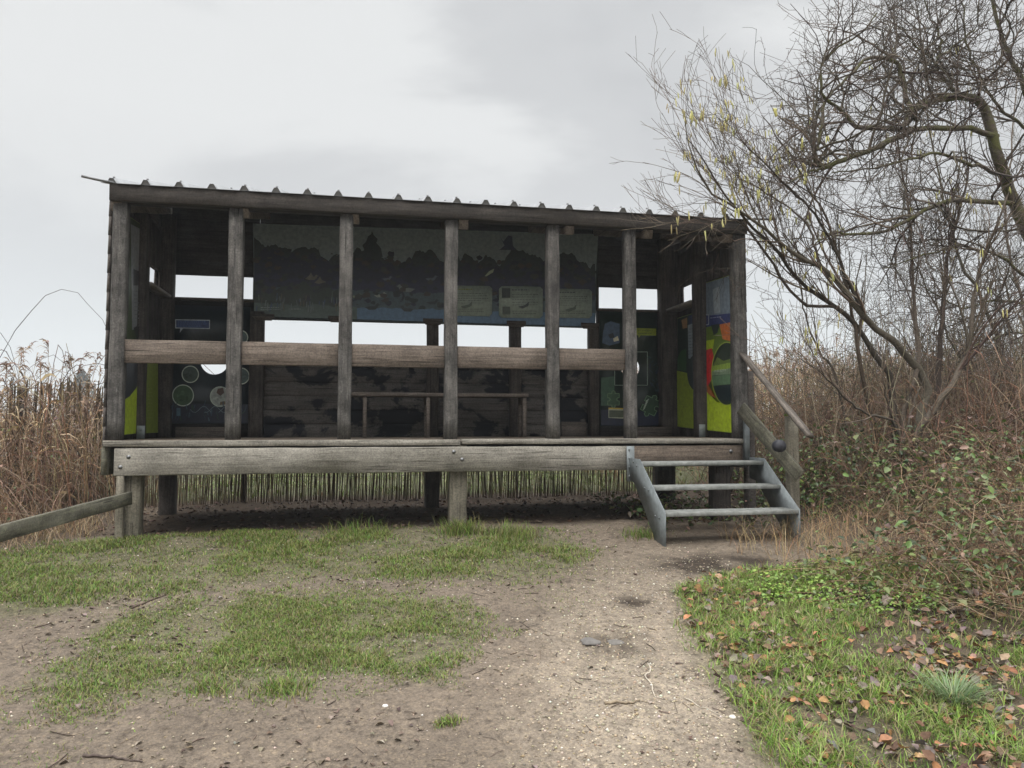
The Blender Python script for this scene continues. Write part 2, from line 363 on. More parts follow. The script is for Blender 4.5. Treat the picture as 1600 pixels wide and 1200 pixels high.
# ------------------------------------------------------------------ ground, water
def poly_px(pts): return np.array([gp(*p)[:2] for p in pts])
def inside(poly, x, y):
    r = np.zeros(x.shape, bool); n = len(poly); j = n - 1
    for i in range(n):
        xi, yi = poly[i]; xj, yj = poly[j]
        c = ((yi > y) != (yj > y)) & (x < (xj - xi) * (y - yi) / (yj - yi + 1e-12) + xi)
        r ^= c; j = i
    return r
G1 = poly_px([(-250, 885), (0, 872), (110, 846), (240, 838), (400, 824), (520, 830), (690, 826), (830, 828), (900, 850), (898, 882), (850, 902), (780, 908), (640, 905), (540, 899), (450, 908), (330, 918), (200, 930), (100, 950), (0, 965), (-250, 1000)])
G2 = poly_px([(310, 945), (420, 926), (560, 935), (700, 940), (740, 975), (735, 1015), (690, 1040), (720, 1072), (640, 1068), (560, 1050), (480, 1058), (420, 1068), (300, 1078), (180, 1090), (75, 1100), (55, 1060), (150, 1020), (130, 985), (200, 955)])
G3 = poly_px([(1062, 922), (1140, 897), (1230, 892), (1330, 868), (1500, 872), (2000, 900), (2300, 1230), (1235, 1235), (1190, 1160), (1135, 1080), (1085, 1000)])
PATH = poly_px([(960, 850), (1235, 842), (1245, 880), (1120, 905), (1060, 935), (1100, 1020), (1160, 1110), (1215, 1200), (1260, 1400), (860, 1400), (820, 1200), (860, 1080), (840, 1000), (880, 930), (930, 890)])
MUD = poly_px([(1000, 872), (1100, 866), (1210, 868), (1195, 895), (1090, 900), (1030, 893)])
MUD2 = poly_px([(955, 935), (1000, 930), (1030, 938), (1010, 948), (965, 946)])
MUD3 = poly_px([(905, 992), (950, 984), (1010, 990), (1030, 1010), (990, 1030), (930, 1032), (905, 1015)])
def soft(poly, x, y, w=0.09, k=6):
    a = 0
    for i in range(k):
        wx = (fbm(x * 3 + i * 9.1, y * 3, 20 + i, 3) - 0.5) * w * 3.0; wy = (fbm(x * 3, y * 3 + i * 5.3, 40 + i, 3) - 0.5) * w * 3.0
        an = i * 2 * math.pi / k
        a = a + inside(poly, x + wx + w * .6 * math.cos(an), y + wy + w * .6 * math.sin(an))
    return a / k
def axis_pts(a, b, step, lo, hi, g=1.16):
    c = list(np.arange(a, b, step)); s = step; p = c[-1]
    while p < hi: s *= g; p += s; c.append(p)
    s = step; p = c[0]; pre = []
    while p > lo: s *= g; p -= s; pre.append(p)
    return np.array(pre[::-1] + c)
gx = axis_pts(-4.2, 6.0, 0.028, -900, 900); gy = axis_pts(1.9, 8.8, 0.028, -120, 1600)
XX, YY = np.meshgrid(gx, gy, indexing='ij'); ZZ = ground_h(XX, YY)
fx, fy = XX.ravel(), YY.ravel()
near = (fx > -6) & (fx < 8) & (fy > 1) & (fy < 11)
def zone(poly, w=0.09):
    r = np.zeros(fx.shape); r[near] = soft(poly, fx[near], fy[near], w); return r
zp, zm = zone(PATH, 0.34), np.maximum(np.maximum(zone(MUD, .14), zone(MUD2, .06)), .75 * zone(MUD3, .10))
zg = np.maximum(np.maximum(zone(G1), zone(G2)), zone(G3))
nn = fbm(fx * 2.2, fy * 2.2, 60)
dirt = np.array([0.150, 0.121, 0.094]) * (0.80 + 0.45 * nn)[:, None]
gravel = np.array([0.272, 0.228, 0.178]) * (0.85 + 0.3 * fbm(fx * 5, fy * 5, 61))[:, None]
gp_r = sstep(0.05, 1.0, zp) * (0.25 + 0.75 * sstep(5.6, 3.2, fy)) * (.55 + .65 * fbm(fx * 3, fy * 3, 66))
gp_r = gp_r[:, None]
colr = dirt * (1 - gp_r) + gravel * gp_r
mudc = np.array([0.048, 0.037, 0.028])
brk = sstep(0.42, 0.58, fbm(fx * 7, fy * 7, 64))
zm = zm * (0.45 + 0.55 * brk)
colr = colr * (1 - zm[:, None]) + mudc * zm[:, None]
turf = np.array([0.085, 0.098, 0.038])
zt = (zg * 0.62 * (.35 + .65 * fbm(fx * 5, fy * 5, 71)))[:, None]; colr = colr * (1 - zt) + turf * zt
litter = np.array([0.066, 0.047, 0.032])
zl = np.clip(.75 * zone(G3) * sstep(1.5, 2.3, fx) + sstep(3.0, 4.2, fx) * sstep(3.0, 5.2, fy) + sstep(-1.9, -2.6, fx) * sstep(5.6, 6.6, fy) + sstep(6.35, 6.7, fy) * sstep(-2.4, -1.6, fx), 0, 1)[:, None]
colr = colr * (1 - zl) + litter * zl
green = np.array([0.070, 0.072, 0.036]); zb = (sstep(8.9, 9.5, fy) * sstep(60, 20, fy))[:, None]
colr = colr * (1 - zb) + green * zb
g = M(); nx, ny = len(gx), len(gy)
i, j = np.meshgrid(np.arange(nx - 1), np.arange(ny - 1), indexing='ij'); b0 = i * ny + j
g.add(np.stack([fx, fy, ZZ.ravel()], 1), [np.stack([b0, b0 + ny, b0 + ny + 1, b0 + 1], -1).reshape(-1, 4)], 0, colr)
gm, t, b = new_mat('bare_soil'); b.inputs['Roughness'].default_value = 0.92; b.inputs['Specular IOR Level'].default_value = 0.2
a = nd(t, 'ShaderNodeVertexColor', layer_name='Col'); tc = nd(t, 'ShaderNodeTexCoord')
n1 = nd(t, 'ShaderNodeTexNoise', Scale=22.0, Detail=9.0, Roughness=0.72); n2 = nd(t, 'ShaderNodeTexVoronoi', Scale=95.0); n3 = nd(t, 'ShaderNodeTexNoise', Scale=150.0, Detail=4.0, Roughness=0.7)
for q in (n1, n2, n3): t.links.new(tc.outputs['Object'], q.inputs['Vector'])
r1 = ramp(t, n1.outputs['Fac'], [(0.30, (0.42, 0.41, 0.40)), (0.47, (0.95, 0.95, 0.95)), (0.72, (1.35, 1.33, 1.28))])
r2 = ramp(t, n2.outputs['Color'], [(0.0, (0.72, 0.70, 0.68)), (0.62, (1.0, 1.0, 1.0)), (0.93, (1.25, 1.22, 1.12)), (1.0, (1.7, 1.65, 1.5))])
r3 = ramp(t, n3.outputs['Fac'], [(0.33, (0.70, 0.70, 0.70)), (0.6, (1.15, 1.15, 1.15))])
last = a.outputs[0]
for r in (r1, r2, r3):
    mm = nd(t, 'ShaderNodeMix', data_type='RGBA', blend_type='MULTIPLY'); mm.inputs['Factor'].default_value = 1.0
    t.links.new(last, mm.inputs['A']); t.links.new(r.outputs[0], mm.inputs['B']); last = mm.outputs['Result']
t.links.new(last, b.inputs['Base Color'])
bp = nd(t, 'ShaderNodeBump', Strength=0.75, Distance=0.02); t.links.new(n1.outputs['Fac'], bp.inputs['Height'])
bp2 = nd(t, 'ShaderNodeBump', Strength=0.5, Distance=0.006); t.links.new(n3.outputs['Fac'], bp2.inputs['Height']); t.links.new(bp.outputs[0], bp2.inputs['Normal']); t.links.new(bp2.outputs[0], b.inputs['Normal'])
tag(g.build('ground', gm, smooth=True), kind='structure')
wm, t, b = new_mat('lake_water'); b.inputs['Base Color'].default_value = (0.03, 0.035, 0.033, 1); b.inputs['Roughness'].default_value = 0.08
tc = nd(t, 'ShaderNodeTexCoord'); n = nd(t, 'ShaderNodeTexNoise', Scale=1.5, Detail=4.0); t.links.new(tc.outputs['Object'], n.inputs['Vector'])
bp = nd(t, 'ShaderNodeBump', Strength=0.08, Distance=0.05); t.links.new(n.outputs['Fac'], bp.inputs['Height']); t.links.new(bp.outputs[0], b.inputs['Normal'])
w = M(); w.add([[-300, 18.5, -1.12], [300, 18.5, -1.12], [300, 320, -1.12], [-300, 320, -1.12]], [[0, 1, 2, 3]])
tag(w.build('water', wm), kind='structure')

# ------------------------------------------------------------------ the bird hide
YF, YB = 6.35, 7.88
XL, XR = -1.885, 3.415                      # outer faces of the end posts
ZD = -0.108                                 # deck top
ZTOP, SL = 1.865, math.tan(math.radians(14.6))
hide = thing('bird_hide', 'raised open-fronted timber bird hide on stilts with a ribbed metal roof', 'hide', (0.75, 6.9, ZD))
def roof_z(y): return ZTOP + (y - 6.282) * SL
# front posts: (left px, right px of the front face)
POSTS = [(168, 191), (352, 375), (528, 549), (695, 715), (856, 875), (979, 996), (1150, 1168)]
post_x = []
for (a_, b_) in POSTS:
    x0, x1 = atY(a_, 600, YF)[0], atY(b_, 600, YF)[0]; post_x.append((x0, x1))
    box_part('post', W_post, hide, x0, x1, YF, YF + 0.105, ZD + 0.002, 1.735, ch=0.008, jit=0.002)
# rail boards between the posts
for k in range(5):
    x0, x1 = post_x[k][1] + 0.002, post_x[k + 1][0] - 0.002
    box_part('rail_board', W_rail, hide, x0, x1, YF + 0.022, YF + 0.066, 0.488, 0.671, jit=0.001, label='brown grained rail board' if k else 'pale silvery rail board with a long knotty grain')
# fascia, rafters, ceiling, roof
box_part('fascia_board', W_fascia, hide, XL - 0.01, XR + 0.01, 6.300, 6.345, 1.735, 1.8655)
box_part('top_plate', W_darkx, hide, XL - .005, XR + .005, 6.346, 6.45, 1.737, 1.862)
ra = [(176, 193), (371, 390), (546, 561), (716, 731), (882, 895), (1003, 1018), (1128, 1142)]
for (a_, b_) in ra:
    x0, x1 = atY(a_, 340, 6.40)[0], atY(b_, 340, 6.40)[0]; xm = (x0 + x1) / 2
    if a_ == 176: xm += 0.0
    beam_part('rafter', W_darky, hide, (xm, 6.352 if a_ not in (176,) else 6.347, 1.735), (xm, 8.05, 1.735 + (8.05 - 6.352) * SL), 0.078, 0.15, up=(0, -SL, 1))
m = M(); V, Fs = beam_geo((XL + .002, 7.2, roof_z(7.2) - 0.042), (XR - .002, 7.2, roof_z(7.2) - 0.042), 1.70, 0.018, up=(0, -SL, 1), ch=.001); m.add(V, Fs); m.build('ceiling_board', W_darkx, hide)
ribs = []
prof = [(-0.035, 0), (-0.014, 0.036), (0.014, 0.036), (0.035, 0)]
xs = [(-1.95, 0.0)]
for k in range(22):
    xc = -1.875 + k * 0.2421
    for (dx, dz) in prof: xs.append((xc + dx, dz))
xs.append((3.46, 0.0))
y0r, y1r = 6.282, 8.12; ns = 8; V = []
for s_ in range(ns + 1):
    yy = y0r + (y1r - y0r) * s_ / ns
    for (x, dz) in xs: V.append((x, yy - dz * 0.25, roof_z(yy) - 0.002 + dz + RNG.normal(0, .0006)))
for s_ in range(ns + 1):
    yy = y0r + (y1r - y0r) * s_ / ns
    for (x, dz) in xs: V.append((x, yy - (dz - .004) * 0.27, roof_z(yy) - 0.006 + dz))
K = len(xs); Fs = []
o2 = K * (ns + 1)
for s_ in range(ns):
    for q in range(K - 1):
        Fs.append([s_ * K + q, s_ * K + q + 1, (s_ + 1) * K + q + 1, (s_ + 1) * K + q]); Fs.append([o2 + s_ * K + q + 1, o2 + s_ * K + q, o2 + (s_ + 1) * K + q, o2 + (s_ + 1) * K + q + 1])
for q in range(K - 1):
    Fs.append([q + 1, q, o2 + q, o2 + q + 1]); Fs.append([ns * K + q, ns * K + q + 1, o2 + ns * K + q + 1, o2 + ns * K + q])
m = M(); m.add(V, [np.array(Fs)])
for k in range(22):
    q = 1 + 4 * k; c4 = [V[q], V[q + 1], V[q + 2], V[q + 3]]; m.add([(x, y + .012, z) for x, y, z in c4], [[3, 2, 1, 0]])
for k in range(22):
    for yy in (6.34, 7.2):
        c = np.array([-1.875 + k * .2421, yy, roof_z(yy) + 0.034]); 
        if RNG.random() < .8: tubes(m, np.array([[c, c + np.array([0, -.004, .016])]]), np.array([[0.011, 0.008]]), 6, mi=1, cap=True)
roof = m.build('roof', [MT_roof, MT_bolt], hide)
p = atY(178, 286, 6.24); q = atY(127, 275, 6.16); q2 = atY(1212, 343, 6.30); p2 = atY(1168, 342, 6.26)
for a_, b_ in ((p, q), (p2, q2)):
    m = M(); V, Fs = beam_geo(a_, b_, 0.030, 0.014, ch=.003, jit=0.0005); m.add(V, Fs); m.build('roof_flashing', MT_roof, hide)
# deck, beams
m = M()
for k in range(11):
    ya = YF - 0.02 + k * 0.146; bx(m, XL - .012 if k else XL - .012, (0.83 if k == 0 else XR + 0.012), ya, ya + 0.142, ZD - 0.046, ZD - (0 if k else 0.0))
m.build('deck', W_floor, hide)
m = M(); V, Fs = beam_geo((0.842, YF + 0.051, ZD - 0.020), (XR + 0.012, YF + 0.051, ZD - 0.023), 0.142, 0.044); m.add(V, Fs); m.build('deck_edge_board', W_beamx, hide, label='front deck board lifted at its left end above a dark gap')
m = M(); V, Fs = beam_geo((XL - 0.012, YF - 0.024, ZD - 0.0245), (0.828, YF - 0.024, ZD - 0.0245), 0.006, 0.047, ch=.001, jit=.0003); m.add(V, Fs); m.build('deck_edge_strip', W_beamx, hide)
xb0, xb1 = atY(178, 720, 6.30)[0], atY(979, 715, 6.30)[0]
fb = box_part('front_beam', W_beamx, hide, xb0, xb1 + 0.01, 6.30, 6.345, -0.373, -0.170, jit=0.002)
box_part('front_beam', W_brown, hide, xb1 + 0.014, XR - 0.05, 6.34, 6.385, -0.340, -0.170, label='darker brown beam behind the top step')
for (px_, py_) in ((201, 714), (188, 730), (709, 706), (722, 718), (1142, 705)):
    c = atY(px_, py_, 6.30 if px_ < 1100 else 6.34); m = M()
    tubes(m, np.array([[c + [0, .004, 0], c + [0, -.003, 0]]]), np.array([[0.016, 0.016]]), 14, cap=True)
    tubes(m, np.array([[c + [0, -.0031, 0], c + [0, -.012, 0]]]), np.array([[0.009, 0.008]]), 6, cap=True)
    m.build('bolt', MT_bolt, hide)
for x0, x1, mt in ((XL - 0.032, XL + 0.012, W_green), (XR - 0.045, XR + 0.0, W_side)):
    box_part('side_joist', mt, hide, x0, x1, 6.365, 8.02, -0.372, ZD - 0.048)
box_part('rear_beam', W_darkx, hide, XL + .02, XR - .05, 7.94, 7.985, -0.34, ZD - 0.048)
def leg(px0, px1, Y, zb, mat, d=0.15, zt=-0.374):
    x0, x1 = atY(px0, 760, Y)[0], atY(px1, 760, Y)[0]; box_part('leg', mat, hide, x0, x1, Y, Y + d, zb, zt, jit=0.002, ch=.008)
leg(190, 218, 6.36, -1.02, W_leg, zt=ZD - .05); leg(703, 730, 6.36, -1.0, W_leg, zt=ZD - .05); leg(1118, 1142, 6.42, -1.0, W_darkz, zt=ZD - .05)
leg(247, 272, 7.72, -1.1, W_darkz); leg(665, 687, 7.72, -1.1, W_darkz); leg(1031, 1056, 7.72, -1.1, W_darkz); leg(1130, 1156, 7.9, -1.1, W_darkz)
# side walls: weatherboards outside, studs inside, a slit window each
def side_wall(xo, sgn, wy0, wy1, wz0, wz1):
    m = M(); z = ZD - 0.045; k = 0
    while z < 2.35:
        z1 = z + 0.148
        def board(ya, yb, zc=None):
            if yb - ya < .02: return
            zt_a, zt_b = z1, z1
            top = roof_z((ya + yb) / 2 + 0.3) - 0.06
            if z > roof_z(yb) - 0.08: return
            # cut the run where the roof passes below the board top
            yc = max(ya, (z1 + 0.06 - ZTOP) / SL + 6.22) if z1 > roof_z(ya) - 0.06 else ya
            if yb - yc < .03: return
            V, Fs = beam_geo((xo + sgn * 0.010, yc, (z + z1) / 2), (xo + sgn * 0.010, yb, (z + z1) / 2), 0.016, 0.150, ch=.003, jit=.0006)
            lean = (V[:, 2] - z) / 0.15; V[:, 0] += -sgn * (lean - .5) * 0.004; m.add(V, Fs)
        if z1 > wz0 + .02 and z < wz1 - .02: board(6.36, wy0); board(wy1, 8.04)
        else: board(6.36, 8.04)
        if z < wz0 - .01 and z1 > wz0 + .02: bx(m, xo - .006 + sgn * .008, xo + .006 + sgn * .008, wy0, wy1, z, wz0 - .004, ch=.002)
        if z < wz1 - .02 and z1 > wz1 + .01: bx(m, xo - .006 + sgn * .008, xo + .006 + sgn * .008, wy0, wy1, wz1, z1, ch=.002)
        z = z1; k += 1
    return m
lw = side_wall(-1.893, -1, 7.08, 7.72, 1.25, 1.465).build('side_wall', W_side, hide)
rw = side_wall(3.420, 1, 7.12, 7.72, 1.262, 1.495).build('side_wall', W_side, hide)
xiL, xiR = -1.845, 3.368
for (y0, y1, xa, xb) in ((6.95, 7.075, -1.888, -1.785), (7.76, 7.872, -1.888, -1.752), (7.03, 7.115, 3.252, 3.414), (7.74, 7.872, 3.19, 3.414)):
    box_part('wall_stud', W_darkz, hide, xa, xb, y0, y1, ZD, roof_z(y0) - 0.22, jit=.0015)
m = M(); bx(m, -1.90, -1.762, 7.08, 7.755, 1.222, 1.249); m.build('window_sill', W_sill, hide)
m = M(); bx(m, 3.235, 3.43, 7.12, 7.735, 1.234, 1.261); m.build('window_sill', W_sill, hide)
# inner linings around the slits
def lining(x, wy0, wy1, wz0, wz1, ya, yb):
    m = M(); wz0 -= 0.0
    for (a_, b_, z0, z1) in ((ya, wy0, ZD, 1.70), (wy1, yb, ZD, 1.9), (wy0, wy1, ZD, wz0 - 0.035), (wy0, wy1, wz1, 1.85)):
        y = a_
        while y < b_ - 0.01:
            y2 = min(y + 0.145, b_); bx(m, x - .008, x + .008, y, y2 - .002, z0, z1, ch=.002, jit=.0005); y = y2
    return m
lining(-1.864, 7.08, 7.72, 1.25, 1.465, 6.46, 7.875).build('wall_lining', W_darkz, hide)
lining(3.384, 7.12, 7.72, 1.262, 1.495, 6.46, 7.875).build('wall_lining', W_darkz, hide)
# small pale angle brackets
for (px0, px1, py0, py1, Y, s) in ((214, 226, 665, 690, 6.945, 1), (1092, 1102, 663, 684, 7.025, -1)):
    c0 = atY(px0, py0, Y); c1 = atY(px1, py1, Y); m = M(); bx(m, c0[0], c1[0], Y - 0.006, Y - 0.001, ZD + .001, c0[2], ch=.001, jit=0)
    tubes(m, np.array([[[(c0[0] + c1[0]) / 2, Y - .006, (c0[2] + ZD) / 2 + .02], [(c0[0] + c1[0]) / 2, Y - .011, (c0[2] + ZD) / 2 + .02]]]), np.array([[.008, .006]]), 8, cap=True)
    m.build('angle_bracket', MT, hide)
# back wall
def plate_hole(m, x0, x1, z0, z1, y0, y1, cx, cz, r, n=48, mi=0):
    vo, vi = [], []
    for k in range(n):
        a_ = 2 * math.pi * (k + .5) / n; c_, s_ = math.cos(a_), math.sin(a_)
        tx = ((x1 - cx) if c_ > 0 else (x0 - cx)) / c_ if abs(c_) > 1e-9 else 1e9
        tz = ((z1 - cz) if s_ > 0 else (z0 - cz)) / s_ if abs(s_) > 1e-9 else 1e9
        tt = min(tx, tz); vo.append((cx + tt * c_, cz + tt * s_)); vi.append((cx + r * c_, cz + r * s_))
    # snap nearest outer samples to the corners
    for (qx, qz) in ((x0, z0), (x0, z1), (x1, z0), (x1, z1)):
        k = min(range(n), key=lambda i_: (vo[i_][0] - qx) ** 2 + (vo[i_][1] - qz) ** 2); vo[k] = (qx, qz)
    V = [(x, y0, z) for x, z in vo] + [(x, y0, z) for x, z in vi] + [(x, y1, z) for x, z in vo] + [(x, y1, z) for x, z in vi]; Q = []
    for k in range(n):
        k2 = (k + 1) % n
        Q += [[k, k2, n + k2, n + k], [2 * n + k2, 2 * n + k, 3 * n + k, 3 * n + k2], [n + k, n + k2, 3 * n + k2, 3 * n + k], [k2, k, 2 * n + k, 2 * n + k2]]
    m.add(V, [np.array(Q)], mi)
zlo = ZD - 0.04
wl0, wl1 = atY(267, 450, YB)[0], atY(395, 450, YB)[0]; wm0, wm1 = atY(412, 520, YB)[0], atY(919, 530, YB)[0]; wr0, wr1 = atY(936, 470, YB)[0], atY(1036, 470, YB)[0]
zl0, zl1 = 1.243, 1.475; zr0, zr1 = 1.262, 1.505; zm0, zm1 = 0.72, 1.058
hcl = atY(335, 564, YB); hrl = 20 / 1200 * 7.9
hcr = atY(985, 574, YB); hrr = 16.5 / 1200 * 7.9
def planks(m, x0, x1, z0, z1, y0=YB, y1=YB + 0.03, h=0.138, tilt=0.0):
    z = z0
    while z < z1 - 0.005:
        z2 = min(z + h, z1); sk = RNG.normal(0, .003); bx(m, x0, x1, y0 + sk * .3, y1 + sk * .3, z - .004, z2 + .004, ch=.006, jit=.001)
        Vp = m.V[-1]; Vp[:, 1] -= tilt * (1 - np.clip((Vp[:, 2] - z) / h, 0, 1)); z = z2
bxl, bxr = -1.80, 3.40
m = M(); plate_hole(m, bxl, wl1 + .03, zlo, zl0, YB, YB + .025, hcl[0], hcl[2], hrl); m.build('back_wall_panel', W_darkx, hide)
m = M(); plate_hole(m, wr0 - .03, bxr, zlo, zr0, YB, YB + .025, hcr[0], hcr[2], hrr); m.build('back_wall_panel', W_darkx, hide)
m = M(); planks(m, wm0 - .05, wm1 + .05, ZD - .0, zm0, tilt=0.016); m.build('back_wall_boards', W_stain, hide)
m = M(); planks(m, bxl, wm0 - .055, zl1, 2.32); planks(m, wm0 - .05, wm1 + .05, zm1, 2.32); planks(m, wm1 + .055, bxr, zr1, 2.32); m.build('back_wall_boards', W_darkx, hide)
for xa, xb_ in ((wl1 + .002, wm0 - .052), (wm1 + .052, wr0 - .002)):
    pass
for b_ in ((wl1, wm0 - .002, YB - .002, YB + .022, zl0 + .001, zl1 + .1), (wm1 + .002, wr0, YB - .002, YB + .022, zr0 + .001, zr1 + .1), (wl1 + .032, wm0 - .053, YB + .001, YB + .02, ZD, zl0 - .001)):
    box_part('filler_board', W_darkz, hide, *b_)
# studs of the back wall
for (a_, b_, z0) in ((389, 411, 0), (921, 935, 0), (667, 685, 0), (797, 814, 0)):
    x0, x1 = atY(a_, 600, 7.80)[0], atY(b_, 600, 7.80)[0]
    box_part('wall_stud', W_darkz, hide, x0, x1, 7.78, YB - .003, ZD, zm1 + .03 if a_ not in (389,) else 1.12, jit=.0015)
for x0, x1, z in ((wl0, wl1, zl0), (wr0, wr1, zr0)):
    m = M(); bx(m, x0 - .02, x1 + .02, YB - .05, YB + .06, z - .024, z + .002); m.build('window_sill', W_mid, hide)
for px_ in (529, 676, 806, 921, 412):
    c = atY(px_, 508, 7.80); s = .075
    V = []
    for y in (7.765, 7.779):
        V += [(c[0] - s * 1.35, y, zm1 + .035), (c[0] - s * 1.35, y, zm1 + .005), (c[0] - s, y, zm1 - .028), (c[0] + s, y, zm1 - .028), (c[0] + s * 1.35, y, zm1 + .005), (c[0] + s * 1.35, y, zm1 + .035)]
    m = M(); m.add(V, [np.array([[0, 1, 2, 3, 4, 5]]), np.array([[11, 10, 9, 8, 7, 6]]), np.array([[i_, i_ + 6, (i_ + 1) % 6 + 6, (i_ + 1) % 6] for i_ in range(6)])]); m.build('window_bracket', W_mid, hide)
# planks standing along the foot of the back wall
for (a_, b_, t_) in ((274, 350, 667), (996, 1050, 667), (878, 916, 659)):
    x0, x1 = atY(a_, 675, 7.72)[0], atY(b_, 675, 7.72)[0]; z = atY(a_, t_, 7.72)[2]
    box_part('skirting_plank', W_mid, hide, x0, x1, 7.72, 7.755, ZD + .001, z)

# ------------------------------------------------------------------ bench
bt = atY(826, 620, 7.42)
bench = thing('bench', 'narrow plank bench on thin legs along the back wall inside the hide', 'bench', (1.1, 7.5, ZD))
xs0, xs1 = atY(545, 617, 7.36)[0], atY(826, 617, 7.36)[0]; zt = atY(700, 614, 7.36)[2]
bx_ = M(); bx(bx_, xs0, xs1, 7.36, 7.66, zt - .035, zt); bx_.build('seat', W_bench, bench)
for px_ in (669, 820):
    x = atY(px_, 650, 7.38)[0]
    for (ya, yb) in ((7.38, 7.42), (7.60, 7.64)): box_part('leg', W_bench, bench, x - .018, x + .018, ya, yb, ZD + .001, zt - .036)
    box_part('stretcher', W_bench, bench, x - .012, x + .012, 7.421, 7.599, zt - .11, zt - .037)
x = xs0 + .15
for (ya, yb) in ((7.38, 7.42), (7.60, 7.64)): box_part('leg', W_bench, bench, x - .018, x + .018, ya, yb, ZD + .001, zt - .036)

# ------------------------------------------------------------------ information boards
PR = {}
def ink(r, g, b):
    k = (r, g, b)
    if k not in PR: PR[k] = plain('print_%d_%d_%d' % k, lin(r, g, b), rough=0.45, var=0.30, scale=26)
    return PR[k]
def circ(cx, cy, rx, ry=None, n=36, a0=0, a1=360): ry = ry or rx; return [(cx + rx * math.cos(math.radians(a0 + (a1 - a0) * k / n)), cy + ry * math.sin(math.radians(a0 + (a1 - a0) * k / n))) for k in range(n)]
class Print:
    """flat printed shapes on a board, each a thin layer above the last"""
    def __init__(s, proj, nrm, hi=9999): s.proj, s.n, s.m, s.mats, s.k = (lambda x, y: proj(min(x, hi), y)), np.array(nrm, float), M(), [], 0
    def mi(s, c):
        mt = ink(*c)
        if mt not in s.mats: s.mats.append(mt)
        return s.mats.index(mt)
    def poly(s, pts, c):
        s.k += 1; V = np.array([s.proj(*p) + s.n * (0.0010 + 0.00045 * s.k) for p in pts])
        s.m.add(V, [np.arange(len(pts))], s.mi(c))
    def ring(s, a, b_, c):
        s.k += 1; n = len(a); V = np.array([s.proj(*p) + s.n * (0.0010 + 0.00045 * s.k) for p in list(a) + list(b_)])
        s.m.add(V, [np.array([[q, (q + 1) % n, n + (q + 1) % n, n + q] for q in range(n)])], s.mi(c))
    def line(s, pts, w, c):
        s.k += 1; mi = s.mi(c)
        for (x0, y0), (x1, y1) in zip(pts[:-1], pts[1:]):
            L = math.hypot(x1 - x0, y1 - y0) + 1e-9; nx, ny = -(y1 - y0) / L * w / 2, (x1 - x0) / L * w / 2
            V = np.array([s.proj(*p) + s.n * (0.0010 + 0.00045 * s.k) for p in ((x0 + nx, y0 + ny), (x1 + nx, y1 + ny), (x1 - nx, y1 - ny), (x0 - nx, y0 - ny))]); s.m.add(V, [[0, 1, 2, 3]], mi)
            s.k += 0.02
    def text(s, x0, y0, x1, y1, rows, c, w=0.8, slope=0.0):
        for r in range(rows):
            y = y0 + (y1 - y0) * (r + .5) / rows; x = x0; e = x1 - random.uniform(0, .25) * (x1 - x0)
            while x < e:
                L = random.uniform(1.5, 5); s.line([(x, y + slope * (x - x0)), (min(x + L, e), y + slope * (min(x + L, e) - x0))], w, c); x += L + 0.9
    def build(s, parent): return s.m.build('printed_face', s.mats, parent)
def board(name, label, pts, proj, nrm, edge, th=0.010, group=None, cat='information board', hole=None):
    P = np.array([proj(*p) for p in pts]); c = P.mean(0); c[2] = P[:, 2].min()
    t_ = thing(name, label, cat, c, group); m = M(); n = np.array(nrm, float)
    if hole is None:
        k = len(P); V = np.concatenate([P, P - n * th]); m.add(V, [np.arange(k), np.arange(2 * k - 1, k - 1, -1), np.array([[q, k + q, k + (q + 1) % k, (q + 1) % k] for q in range(k)])])
    else: plate_hole(m, P[:, 0].min(), P[:, 0].max(), P[:, 2].min(), P[:, 2].max(), P[0, 1], P[0, 1] + th, *hole)
    m.build('panel', edge, t_); return t_
def onYb(Y): return lambda px, py: atY(px, py, Y)
def onXb(X): return lambda px, py: atX(px, py, X)
fy_ = (0, -1, 0)
# lower left: pond-dipping style panel with round pictures
pj = onYb(YB - .012)
b1 = board('information_panel', 'dark navy and green information panel with round pictures and a peephole, left end of hide', [(262, 476), (388, 480), (388, 662), (262, 662)], pj, fy_, ink(22, 34, 40), hole=(atY(335, 564, YB - .012)[0], atY(335, 564, YB - .012)[2], hrl))
pr = Print(pj, fy_)
pr.poly([(263, 630), (388, 632), (388, 661), (263, 661)], (16, 24, 44)); pr.poly([(274, 499), (328, 500), (328, 514), (286, 513), (281, 520), (282, 513), (274, 513)], (190, 198, 205)); pr.poly([(275.2, 500.2), (326.8, 501.2), (326.8, 512.8), (275.2, 511.8)], (36, 56, 104))
pr.text(278, 501.5, 325, 511.5, 3, (92, 120, 165), .9)
for (cx, cy, r, c) in ((298, 585, 13.5, (58, 74, 66)), (287, 618, 17, (52, 78, 50)), (345, 620, 16, (150, 156, 148)), (378, 588, 13, (60, 80, 76)), (378, 528, 11, (60, 80, 76))):
    pr.poly(circ(cx, cy, r), (176, 186, 172)); pr.poly(circ(cx, cy, r - 1.5), c)
    for q in range(16):
        a_ = random.uniform(0, 6.28); rr = random.uniform(0, r - 5); d = random.randint(-22, 16)
        pr.poly(circ(cx + rr * math.cos(a_), cy + rr * math.sin(a_), random.uniform(1.5, 4.5), random.uniform(1, 3.5), 9), tuple(max(8, v + d) for v in c))
pr.poly([(342, 608), (350, 606), (352, 614), (346, 619), (340, 614)], (70, 46, 34)); pr.poly([(346, 628), (353, 627), (354, 632), (345, 633)], (96, 78, 52))
for q in range(46):
    x, y = random.uniform(266, 384), random.uniform(636, 658); L = random.uniform(3, 12)
    pr.line([(x, y), (x + random.uniform(-4, 4), y - L)], random.uniform(.8, 2), random.choice([(40, 62, 78), (58, 78, 90), (30, 44, 60), (28, 52, 44)]))
for q in range(3): pr.line([(300 + q * 22 + k * 4, 640 + 5 * math.sin(k * .9 + q)) for k in range(9)], .7, (100, 118, 122))
